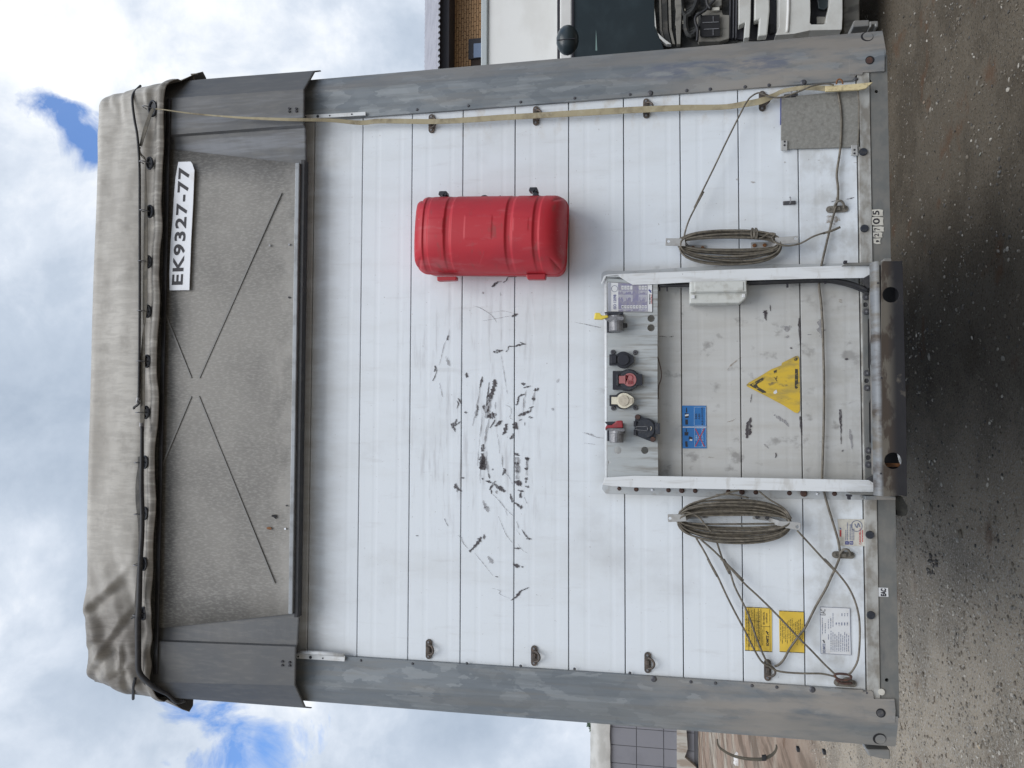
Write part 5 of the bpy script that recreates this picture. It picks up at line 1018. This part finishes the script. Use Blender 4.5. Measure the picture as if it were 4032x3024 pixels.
# bolted joint plate
JP = plate('joint_plate', None, [RG(1800, 765), RG(1870, 770), RG(1868, 1000), RG(1845, 1022), RG(1848, 1400), RG(1862, 1440), (3431, 1560), RH(1855, 180), RH(1858, 480), RH(1885, 515), RH(1888, 745), RH(1862, 782), RH(1826, 782), RH(1812, 300), RG(1808, 1300)], -.022, .008, M['rail'], TR, holes=(RG(1826, 905) + (.0085,), RG(1835, 1507) + (.008,), RH(1847, 607) + (.0085,)), bevel=.001, label='bolted steel joint plate under the frame')
for r_, a_, b_ in ((RG, 1828, 845), (RG, 1829, 960), (RG, 1835, 1447), (RG, 1838, 1563), (RH, 1847, 550), (RH, 1847, 663)):
    q = P(*r_(a_, b_), -.022); MB().cyl(q.x, q.z, -.028, -.022, .0095, 18, .0115).build('bolt', M['bolt'], JP); MB().cyl(q.x, q.z, -.030, -.027, .004, 8).build('bolt_centre', M['alu'], JP)
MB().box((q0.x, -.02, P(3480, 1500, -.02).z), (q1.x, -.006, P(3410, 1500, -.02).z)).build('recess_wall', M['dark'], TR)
plate('inner_channel', None, [RG(1868, 765), RG(1915, 762), RG(1910, 1200), RG(1925, 1650), RH(1930, 500), RH(1925, 745), RH(1890, 745), RH(1885, 300), RG(1880, 1400)], -.070, .03, M['galv'], TR, bevel=.003)
MB().tube(path(RG, [(1885, 1135), (1875, 1230), (1878, 1350), (1895, 1430), (1910, 1472)], -.10), .0065, 8).build('hose', M['rubber'], TR, smooth=True)
# side cheeks
CR = plate('side_cheek', RP, [(515, 202), (600, 150), (1245, 143), (1450, 150), (1455, 192), (600, 196)], -.09, .06, M['rail'], TR, bevel=.002)
plate('nut', RP, [(552, 113), (603, 113), (603, 155), (552, 155)], -.10, .02, M['ink'], CR); plate('pin_end', RP, [(1240, 80), (1262, 72), (1360, 75), (1376, 90), (1372, 145), (1242, 145)], -.11, .04, M['galv'], CR, bevel=.003)
plate('gusset', RP, [(900, 410), (1140, 270), (1105, 300), (1100, 560), (1010, 570), (880, 440)], -.10, .04, M['dark'], CR)
CL = plate('side_cheek', RQ, [(620, 618), (1285, 622), (1535, 645), (1532, 680), (1455, 662), (700, 655)], -.10, .06, M['rail'], TR, bevel=.002)
plate('cheek_foot', RQ, [(905, 672), (1320, 668), (1400, 680), (1452, 690), (1452, 745), (908, 745)], -.09, .06, M['galv'], CL, bevel=.003); plate('bolt', RQ, [(600, 655), (690, 660), (688, 685), (665, 690), (665, 740), (622, 740), (620, 690), (600, 685)], -.10, .02, M['ink'], CL)
plate('gusset', RQ, [(985, 395), (1060, 345), (1150, 350), (1180, 410), (1240, 520), (1200, 530)], -.10, .04, M['dark'], CL)
plate('muddy_bracket', RQ, [(1378, 750), (1470, 690), (1560, 680), (1600, 760), (1655, 850), (1660, 960), (1625, 1030), (1470, 1025), (1458, 930), (1380, 880)], .02, .12, mat('muddy_dark_bracket', (.055, .055, .048), .8, 0, [((.02, .02, .02), 30, 6, .42, .62, .8)]), TR, bevel=.006)

# strap loop hanging outside the left post
sl_ = thing('strap_loop', 'short dark strap hanging in a loop outside the left corner post', 'strap', tuple(P(2940, 2985, .12)))
pts = path(RI, [(652, 1430), (660, 1480), (700, 1520), (770, 1558), (850, 1580), (940, 1590), (1010, 1588), (1070, 1565), (1105, 1535), (1122, 1500), (1120, 1475)], .12)
b = MB(); ribbon(b, pts, [.006, .007, .008, .009, .010, .011, .012, .011, .009, .007, .005], .004, 4); b.build('strap', M['belt'], sl_)
plate('buckle', RI, [(1005, 1560), (1040, 1556), (1042, 1600), (1007, 1602)], .115, .008, M['rubber'], sl_)

# red extinguisher box ---------------------------------------------------------------------
RB_ = thing('extinguisher_box', 'red plastic fire extinguisher box on the white slats, above and right of the frame', 'box', tuple(P(1940, 930, -.1)))
yb, yf = -.095, -.245
A = P(*RJ(200, 675), yb); zt = P(*RJ(204, 670), -.16).z; zbm = P(*RJ(1893, 600), yb + .0).z
zc = (zt + zbm) / 2 + .007; hz = (zt - zbm) / 2
xR = P(*RJ(1000, 235), yb).x; xL = P(*RJ(1000, 1078), yb).x; xc = (xR + xL) / 2 + .006; hx = (xR - xL) / 2
tilt = -.040
def tf(x, y, z): # slight slant of the whole box as it hangs
    return (xc + x * cos(tilt) - z * sin(tilt), y, zc + x * sin(tilt) + z * cos(tilt))
def rr(hx_, hz_, r, n=8):
    o = []
    for (sx, sz, a0) in ((1, 1, 0), (-1, 1, 90), (-1, -1, 180), (1, -1, 270)):
        for k in range(n + 1):
            a = radians(a0 + 90 * k / n); o.append((sx * (hx_ - r) + r * cos(a), sz * (hz_ - r) + r * sin(a)))
    return o
def ringbox(mb, secs):
    rings = [[tf(x * 1, y, z) for (x, z) in rr(hx * sx, hz * sz, r)] for (y, sx, sz, r) in secs]; n = len(rings[0]); vs = [p for r in rings for p in r]
    fs = [(i * n + k, i * n + (k + 1) % n, (i + 1) * n + (k + 1) % n, (i + 1) * n + k) for i in range(len(rings) - 1) for k in range(n)]
    return mb.add(vs, fs + [tuple(range(n)), tuple((len(rings) - 1) * n + k for k in range(n))])
b = MB(); ringbox(b, [(-.001, .90, .93, .03), (-.01, .93, .95, .035), (-.085, .97, .98, .045), (-.094, .985, .99, .05)]); b.build('base_shell', M['red'], RB_, smooth=False)
b = MB(); ringbox(b, [(-.092, 1.0, 1.0, .05), (-.104, 1.0, 1.0, .05)]); b.build('rim', M['red'], RB_, bevel=.003)
# domed lid with straps pressed into it
def lid_y(s, t):
    e = (1 - abs(s) ** 9) ** .30 if abs(s) < 1 else 0; f = (1 - abs(t) ** 5) ** .42 if abs(t) < 1 else 0
    d = .138 * e * (.50 + .50 * (1 - t * t) ** .6) * f
    u_ = (1 - s) / 2       # 0 at the top
    for c_, w0 in ((.100, .020), (.255, .024), (.665, .024), (.845, .022)):
        g_ = max(0, 1 - abs((u_ - c_) / w0) ** 5); d -= .0065 * g_ * min(1, d / .04)
    if .375 < u_ < .555 and -.30 < t < .30: d += .0016
    if .115 < u_ < .225 and -.16 < t < .26: d += .0014
    if .70 < u_ < .80 and -.10 < t < .25: d += .0012
    return -.104 - d
NS, NTt = 220, 90; vs = []; 
ss = [-cos(pi * i / NS) * .35 + (-1 + 2 * i / NS) * .65 for i in range(NS + 1)]; tt = [-cos(pi * i / NTt) * .6 + (-1 + 2 * i / NTt) * .4 for i in range(NTt + 1)]
for s in ss:
    for t in tt:
        # round the plan corners
        kx = hx * .985; kz = hz * .985; r_c = .045; x = t * kx; z = s * kz
        ax_, az_ = abs(x) - (kx - r_c), abs(z) - (kz - r_c)
        if ax_ > 0 and az_ > 0:
            m_ = max(ax_, az_); l_ = math.hypot(ax_, az_); x = math.copysign(kx - r_c + ax_ / l_ * m_, x); z = math.copysign(kz - r_c + az_ / l_ * m_, z)
        y = lid_y(s, t); dd = (-.104 - y); sh = 1 - .055 * (dd / .138) ** 2; x *= sh; z *= (1 - .035 * (dd / .138) ** 2)
        vs.append(tf(x, y, z))
w_ = NTt + 1; fs = [(i * w_ + j, i * w_ + j + 1, (i + 1) * w_ + j + 1, (i + 1) * w_ + j) for i in range(NS) for j in range(NTt)]
mesh('lid', vs, fs, M['red'], RB_, smooth=True)
for (a, cuts) in (((455, 160), 0), ((1440, 118), 1)):
    ax_, ay_ = a[0], a[1] - 22
    o = plate('latch', RJ, [(ax_, ay_ + 45), (ax_ + 12, ay_ + 5), (ax_ + 90, ay_ + 3), (ax_ + 103, ay_ + 50), (ax_ + 75, ay_ + 56), (ax_ + 100, ay_ + 68), (ax_ + 125, ay_ + 105), (ax_ + 40, ay_ + 105), (ax_ + 45, ay_ + 75), (ax_ + 32, ay_ + 56)], -.150, .035, M['black'], RB_, bevel=.003)
for pts in ([(440, 1075), (655, 1072), (655, 1112), (445, 1122)], [(1410, 1050), (1630, 1045), (1620, 1105), (1425, 1103)]):
    plate('hinge', RJ, pts, -.118, .03, M['redhi'], RB_, bevel=.003)
b = MB(); b.tube(path(RJ, [(930, 220), (935, 200), (975, 195), (1010, 215), (1060, 222), (1110, 212), (1138, 195)], -.13), .0022, 6); b.tube(path(RJ, [(1080, 208), (1120, 212), (1155, 212)], -.13), .002, 6); b.build('seal_wire', M['ink'], RB_, smooth=True)
plate('seal_tab', RJ, [(950, 208), (985, 208), (985, 238), (945, 240)], -.12, .02, M['redhi'], RB_, bevel=.002)
film('rubbed_mark', RJ, [(955, 790), (962, 800), (935, 880), (908, 950), (905, 935), (930, 860)], -.2505, M['redhi'], RB_)

# ------------------------------------------------------------------ truck at right
YV = 3.3
TK = thing('box_truck', 'white cab-over box truck with its front panel open, parked beyond the right corner post', 'truck', (3.2, YV, 0))
M['tw'] = mat('dusty_white_truck_paint', (.60, .60, .565), .4, 0, [((.42, .40, .36), (4, 4, 4), 7, .45, .68, .5)])
M['twb'] = mat('white_box_body_paint', (.72, .71, .68), .35, 0, [((.58, .56, .52), (1.5, 1, 2.5), 5, .45, .7, .5)])
M['tg'] = mat('dark_teal_windscreen', (.020, .029, .033), .12, 0, [((.04, .058, .065), (1.5, 1, 2), 4, .45, .6, .4)], spec=.25)
M['td'] = mat('dusty_engine_bay', (.035, .036, .034), .8, 0, [((.12, .11, .095), (7, 7, 4), 7, .5, .66, .7), ((.01, .01, .012), (9, 5, 6), 4, .5, .65, .8)], (.5, 30, .01))
M['tt'] = mat('dusty_beige_metal', (.21, .20, .175), .7, 0, [((.10, .095, .085), (14, 14, 8), 7, .48, .66, .8)])
M['tm'] = mat('dark_mirror_shell', (.022, .033, .038), .3)
VL = -620
def tp(name, r_, pts, y, th, mt, **k): return plate(name, r_, pts, y, th, mt, TK, **k)
yB = 4.9
q1 = P(1918, 640, yB); q2 = P(1918, VL, yB); 
b = MB(); b.box((q1.x, yB, .9), (q2.x + .35, yB + 5, q1.z)); b.build('box_body', M['twb'], TK, bevel=.02)
b = MB(); b.box((q1.x - .01, yB - .03, q1.z), (q2.x + .36, yB + 5, P(1893, 300, yB - .03).z)); b.build('roof_rim', mat('pale_grey_rim', (.42, .45, .45), .4), TK, bevel=.01)
for vv in (60, 300): pass
# cab: side and roof body behind the front pieces
c0 = P(2400, 262, YV); c1_ = P(2400, VL, YV); ctop = P(2203, 100, YV).z
vs = []
profc = [(YV + .10, .55), (YV + .08, 1.78), (YV + .30, ctop - .16), (YV + .42, ctop), (YV + 1.5, ctop + .02), (YV + 1.5, .55)]
n = len(profc); vs = [(c0.x, y, z) for (y, z) in profc] + [(c1_.x, y, z) for (y, z) in profc]
mesh('cab', vs, [tuple(range(n)), tuple(range(2 * n - 1, n - 1, -1))] + [(i, (i + 1) % n, n + (i + 1) % n, n + i) for i in range(n)], M['tw'], TK, bevel=.03)
tp('roof_gap_seal', None, [(2194, VL), (2204, VL), (2204, 280), (2194, 280)], YV - .02, .1, M['ink'])
tp('roof_front', None, [(2204, VL), (2252, VL), (2252, 268), (2204, 270)], YV - .03, .14, M['twb'], bevel=.012)
tp('windscreen', None, [(2254, VL + 30), (2580, VL + 30), (2576, 0), (2578, 100), (2612, 190), (2612, 248), (2254, 262)], YV - .02, .04, M['tg'])
tp('windscreen_seal', None, [(2250, VL), (2258, VL), (2258, 264), (2250, 264)], YV - .035, .03, M['ink'])
tp('glass_reflection_strip', RE, [(1868, 440), (1873, 258), (1884, 440)], YV - .021, .0008, mat('pale_green_reflection', (.20, .30, .28), .3))  # pale sliver painted on the glass as a reflection
mr_ = MB(); q = P(*RE(1625, 350), YV - .35)
for (dx, dy, sx) in ((0, 0, 1),):
    vs = []; fs = []; NN = 18
    for i in range(9):
        f = i / 8; rad = sin(pi * (.08 + .84 * f)) ** .55
        for k in range(NN): a = 2 * pi * k / NN; vs.append((q.x + .118 * rad * cos(a), q.y - .07 + .14 * f, q.z + .088 * rad * sin(a)))
    fs = [(i * NN + k, i * NN + (k + 1) % NN, (i + 1) * NN + (k + 1) % NN, (i + 1) * NN + k) for i in range(8) for k in range(NN)] + [tuple(range(NN)), tuple(8 * NN + k for k in range(NN))]
    mr_.add(vs, fs)
mo = mr_.build('mirror', M['tm'], TK, smooth=True)
MB().box((q.x - .03, q.y - .076, q.z - .07), (q.x - .026, q.y - .066, q.z + .07)).build('mirror_seam', M['ink'], mo)
# open front: engine bay with its metal pieces
tp('engine_bay', None, [(2574, VL), (2905, VL), (2905, 260), (2574, 260)], YV + .06, .05, M['td'])
tp('bay_frame', RR, [(48, -300), (60, -300), (62, 100), (80, 260), (92, 430), (110, 475), (200, 560), (310, 640), (240, 640), (120, 540), (95, 470), (70, 400), (58, 200)], YV - .02, .05, M['tw'], bevel=.004)
for x0_, x1_, col_ in ((120, 150, 'tt'), (160, 235, 'td'), (255, 290, 'tt')): tp('bay_rib', RR, [(x0_, -300), (x1_, -300), (x1_ + 20, 420), (x1_ + 70, 640), (x0_ + 70, 640), (x0_ + 20, 420)], YV + .02, .04, M[col_])
tp('upright_bar', RR, [(360, -300), (460, -300), (455, 200), (440, 640), (390, 640), (375, 430), (380, 370), (362, 370), (375, 130), (360, 60)], YV - .01, .05, M['tt'], bevel=.004)
for (a_, b_) in ((490, 148), (490, 323)): tp('clip', RR, [(a_ - 18, b_ - 22), (a_ + 18, b_ - 22), (a_ + 18, b_ + 22), (a_ - 18, b_ + 22)], YV + .0, .03, M['cream'])
b = MB(); cc = P(*RR(640, 260), YV + .03)
for k in range(3):
    for (a0, a1) in ((560, 40), (620, 330)):
        q = P(*RR(a0, a1), YV + .03); b.tube([(q.x + (.05 + .03 * k) * cos(t) + .02 * sin(2 * t), YV + .03 - .01 * k, q.z + (.09 - .015 * k) * sin(t)) for t in [.6 * k + 1.5 * pi * i / 14 for i in range(14)]], .010 + .006 * k, 6, False, 1)
b.build('engine_hoses', M['td'], TK)
o = tp('headlight_housing', RR, [(680, 180), (820, 145), (1040, 145), (1055, 210), (1150, 215), (1145, 560), (1010, 600), (700, 605), (690, 480), (660, 300)], YV - .0, .06, M['tt'], bevel=.006)
MB().plate(xz(RR, [(735, 225), (1010, 212), (1018, 520), (740, 535), (722, 500)], YV - .03), YV - .03, YV - .02).build('headlight_recess', M['hole'], o)
for pts in ([(760, 323), (1000, 312), (1000, 322), (760, 333)], [(780, 420), (1000, 408), (1000, 418), (780, 430)], [(910, 235), (920, 235), (922, 312), (912, 312)], [(908, 420), (918, 420), (920, 510), (910, 510)]): MB().plate(xz(RR, pts, YV - .035), YV - .035, YV - .031).build('recess_bar', M['alu'], o)
tp('label_tab', RR, [(895, 108), (1008, 102), (1008, 146), (895, 152)], YV - .04, .02, M['cream2'], bevel=.003)
b = MB(); b.tube(path(RR, [(940, 0), (860, 80), (800, 150), (700, 210), (655, 260), (660, 340), (690, 430), (680, 600)], YV - .05), .011, 7); b.tube(path(RR, [(820, -60), (830, 60), (880, 130)], YV - .05), .014, 7); b.build('bay_cables', M['rubber'], TK, smooth=True)
tp('battery_cover', RR, [(820, -300), (1040, -300), (1040, 70), (1000, 110), (930, 80), (820, 100)], YV - .02, .05, M['tt'], bevel=.006)
for x0_ in (1155, 1205, 1245): tp('radiator_edge', RR, [(x0_, -300), (x0_ + 18, -300), (x0_ + 8, 540), (x0_ - 8, 560)], YV + .02, .04, M['bolt'])
tp('grille_backing', RR, [(1160, -400), (1900, -400), (1890, 560), (1150, 570)], YV + .05, .04, M['ink'])
tp('grille_bar', RR, [(1290, -600), (1475, -600), (1460, 250), (1442, 545), (1365, 550), (1378, 325), (1288, 365)], YV - .06, .08, M['tw'], bevel=.01)
tp('grille_bar', RR, [(1520, -600), (1730, -600), (1735, 150), (1700, 510), (1565, 525), (1585, 280), (1512, 300)], YV - .06, .08, M['tw'], bevel=.01)
tp('intake_slot', RR, [(1740, 348), (1805, 348), (1800, 470), (1735, 475)], YV + .02, .03, M['hole'])
bump = MB().plate(xz(RS, [(265, -1600), (1175, -1600), (1170, 250), (1160, 430), (700, 440), (470, 490), (195, 510), (255, 380), (250, 300)], YV - .12), YV - .12, YV + .1, [xz(RS, [(700, -120), (990, -120), (985, 60), (940, 240), (930, 330), (890, 352), (720, 355), (697, 330), (705, 180)], YV - .12)]).build('bumper', M['tw'], TK, bevel=.014)
MB().tube(path(RS, [(385, -500), (385, 150), (370, 420), (365, 470)], YV - .122), .012, 8, sub=1).build('bumper_ridge', M['twb'], bump, smooth=True)
MB().plate(xz(RS, [(690, -150), (1000, -150), (1000, 360), (690, 360)], YV - .02), YV - .02, YV).build('foglight_recess', M['hole'], bump)
MB().plate(xz(RS, [(800, -30), (985, -30), (980, 90), (900, 140), (820, 120)], YV - .05), YV - .05, YV - .03).build('foglight', M['tm'], bump, bevel=.006)
MB().plate(xz(RS, [(795, 235), (935, 240), (930, 340), (800, 345)], YV - .05), YV - .05, YV - .03).build('foglight_bracket', M['tt'], bump, bevel=.006)
tp('lower_apron', RS, [(1190, -1600), (1420, -1600), (1420, 500), (1190, 470)], YV + .05, .1, M['tt'], bevel=.01)
for wx in (c0.x + .22, c1_.x - .25):
    for wy in (YV + .85, YV + 5.0):
        vs = [(wx + s * .11, wy + .40 * cos(2 * pi * k / 26), .40 + .40 * sin(2 * pi * k / 26)) for s in (-1, 1) for k in range(26)]
        mesh('wheel', vs, [tuple(range(26)), tuple(range(51, 25, -1))] + [(k, (k + 1) % 26, 26 + (k + 1) % 26, 26 + k) for k in range(26)], M['rubber'], TK, bevel=.02)
b = MB(); b.box((c0.x + .5, YV + .4, .5), (c0.x + .6, YV + 6.5, .75)); b.box((c1_.x - .6, YV + .4, .5), (c1_.x - .5, YV + 6.5, .75)); b.build('chassis', M['dark'], TK)

# ------------------------------------------------------------------ brick building at right
YH = 19.0
q = P(1880, 0, YH); BH = thing('brick_house', 'tan brick house with dark eaves and ribbed grey metal roof, rising behind the box truck', 'building', (q.x, YH, 0))
M['brick'] = mat('tan_brick', (.42, .25, .125), .8, 0, [((.31, .175, .085), (9, 5, 9), 5, .42, .62, .7), ((.38, .24, .13), (3, 3, 14), 4, .5, .65, .6)])
M['mortar'] = mat('dark_mortar', (.045, .032, .026), .9)
zt_ = P(1767, 120, YH).z; xl_ = P(1800, 420, YH).x; xr_ = P(1800, -500, YH).x
wall = MB().box((xl_, YH + .02, 0), (xr_, YH + 9, zt_)).build('wall', M['mortar'], BH)
ch = .0755; bw = .262; src = None; cnt = 0
wz0 = P(1846, 200, YH).z; wx0 = P(1846, 235 , YH).x; wx1 = P(1846, 157, YH).x
row = 0; z = zt_
while cnt < 292 and z > P(2300, 0, YH).z - 3:
    z -= ch; x = P(1800, 330, YH).x + (bw / 2 if row % 2 else 0)
    while x < P(1800, -130, YH).x and cnt < 292:
        if not (z < wz0 - .10 and x + bw < wx1):
            if src is None:
                src = MB().box((0, 0, 0), (bw - .016, .03, ch - .014)).build('brick', M['brick'], wall, at=(x, YH, z))
            else: copyo(src, wall, (x, YH, z))
            cnt += 1
        x += bw
    row += 1
wf = MB().box((wx0, YH - .05, wz0 - 1.6), (wx1, YH + .01, wz0)).build('window', M['ink'], BH)
MB().box((wx0 + .02, YH - .06, wz0 - 1.5), (P(1872, 175, YH).x, YH - .05, wz0 - .16)).build('pane', mat('sky_blue_pane', (.20, .26, .38), .08), wf)
e0 = P(1729, 420, YH - .6); e1 = P(1767, 420, YH - .6)
MB().box((xl_ - .8, YH - .62, e1.z), (xr_, YH + 9, e0.z)).build('eaves_board', M['ink'], BH)
rz0 = P(1727, 200, YH - .8).z
# roof of ribbed sheet rising away
b = MB(); vs = []; nrib = 190; x0_ = xl_ - 1; dx = (xr_ - x0_) / nrib
yr0, yr1 = YH - .85, YH + 4.0; rt = P(1671, 200, yr1).z
for i in range(nrib + 1):
    x = x0_ + dx * i; h = .0 if i % 4 in (0, 1) else .05
    vs += [(x, yr0, rz0 + h - .05), (x, yr1, rt + h - .05)]
fs = [(2 * i, 2 * i + 2, 2 * i + 3, 2 * i + 1) for i in range(nrib)]
mesh('roof', vs, fs, mat('pale_grey_metal_roof', (.44, .43, .46), .5, .1, [((.34, .33, .36), (2, 1, 1), 5, .45, .6, .6)]), BH)

# ------------------------------------------------------------------ grey clad building at left
YG = 44.0
ql = P(2740, 3024, YG)
GB = thing('panelled_building', 'grey panelled building with a pale roof edge, seen far off past the left corner post', 'building', (ql.x, YG, 0))
M['gp'] = mat('grey_cladding', (.215, .215, .235), .55, 0, [((.18, .18, .20), (.5, .5, .5), 4, .45, .6, .6)])
zr = P(2323, 2900, YG).z; z1 = P(2400, 2900, YG).z; us = [2400, 2506, 2613, 2735]; vsx = [2770, 2869, 2939, 3010, 3085, 3160, 3235, 3320]
MB().box((P(2500, 3400, YG).x, YG + .04, 0), (P(2500, 2700, YG).x, YG + 14, z1)).build('core', mat('panel_seam', (.11, .11, .12), .7), GB)
for i in range(3):
    for j in range(7):
        za, zb_ = P(us[i], 2900, YG).z, P(us[i + 1], 2900, YG).z; xa_, xb_ = P(2500, vsx[j], YG).x, P(2500, vsx[j + 1], YG).x
        MB().box((xb_ + .02, YG, zb_ + .02), (xa_ - .02, YG + .11, za - .02)).build('wall_panel', M['gp'], GB)
b = MB(); n = 40; vs = []
for i in range(n + 1):
    x = P(2350, 3400, YG).x + (P(2350, 2690, YG).x - P(2350, 3400, YG).x) * i / n
    vs += [(x, YG - .15, z1 - .05 + .05 * noise.noise(Vector((x, 0, 0)))), (x, YG - .2 - .1 * noise.noise(Vector((x * .7, 3, 0))), (z1 + zr) / 2), (x, YG + .2, zr + .08 * noise.noise(Vector((x * .9, 9, 0)))), (x, YG + 10, zr + .6)]
fs = [(4 * i + k, 4 * i + 4 + k, 4 * i + 5 + k, 4 * i + 1 + k) for i in range(n) for k in range(3)]
mesh('roof', vs, fs, mat('pale_roof_sheet', (.50, .49, .46), .6, 0, [((.36, .35, .32), (1, 1, 1.5), 5, .4, .65, .7)]), GB, smooth=True)
MB().plate(xz(RT, [(745, 130), (800, 130), (808, 250), (790, 298), (850, 350), (900, 420), (745, 420)], YG - .3), YG - .3, YG + .3).build('concrete_base', mat('pale_concrete', (.46, .44, .39), .8, 0, [((.26, .19, .14), (1.6, 1, .4), 5, .5, .62, .7)]), GB)
# leafy twig end above that roof
q = P(2300, 2884, YG - 2)
tr = thing('tree', 'dark green leaf tips of a tree above the far grey building', 'tree', (q.x, YG + 16, 0))
ML = mat('dark_leaves', (.035, .07, .03), .6); b = MB(); rnd = random.Random(5)
ctr = P(2330, 2850, YG + 16)
for i in range(1500):
    v = Vector((rnd.gauss(0, 1), rnd.gauss(0, 1), rnd.gauss(0, 1))).normalized() * (rnd.random() ** .4) * 1.5; v.z *= .9
    c = ctr + Vector((.4, 0, -.9)) + v; s = .16
    a1 = Vector((rnd.uniform(-1, 1), rnd.uniform(-1, 1), rnd.uniform(-1, 1))).normalized(); a2 = a1.orthogonal().normalized()
    b.add([c - a1 * s, c + a2 * s * .5, c + a1 * s, c - a2 * s * .5], [(0, 1, 2, 3)])
b.build('crown', ML, tr)
MB().tube([(ctr.x, ctr.y, -.1), (ctr.x + .1, ctr.y, 3), (ctr.x + .3, ctr.y, ctr.z - 1)], .2, 8, rs=[.3, .22, .1]).build('trunk', M['wood'], tr, smooth=True)
# pale bag on the far earth
q = gpt(2832 + 60, 3005)
g = gpt(2905, 3000); b = MB(); 
for i in range(5): stone(b, g.x + random.uniform(-.1, .1), g.y + random.uniform(-.1, .1), .12, 0)
o = b.build('rubble', mat('white_rubble', (.65, .63, .60), .8)); o['label'] = 'small white heap on the reddish earth beyond the hanging strap'; o['category'] = 'rubble'

bpy.context.view_layer.update()
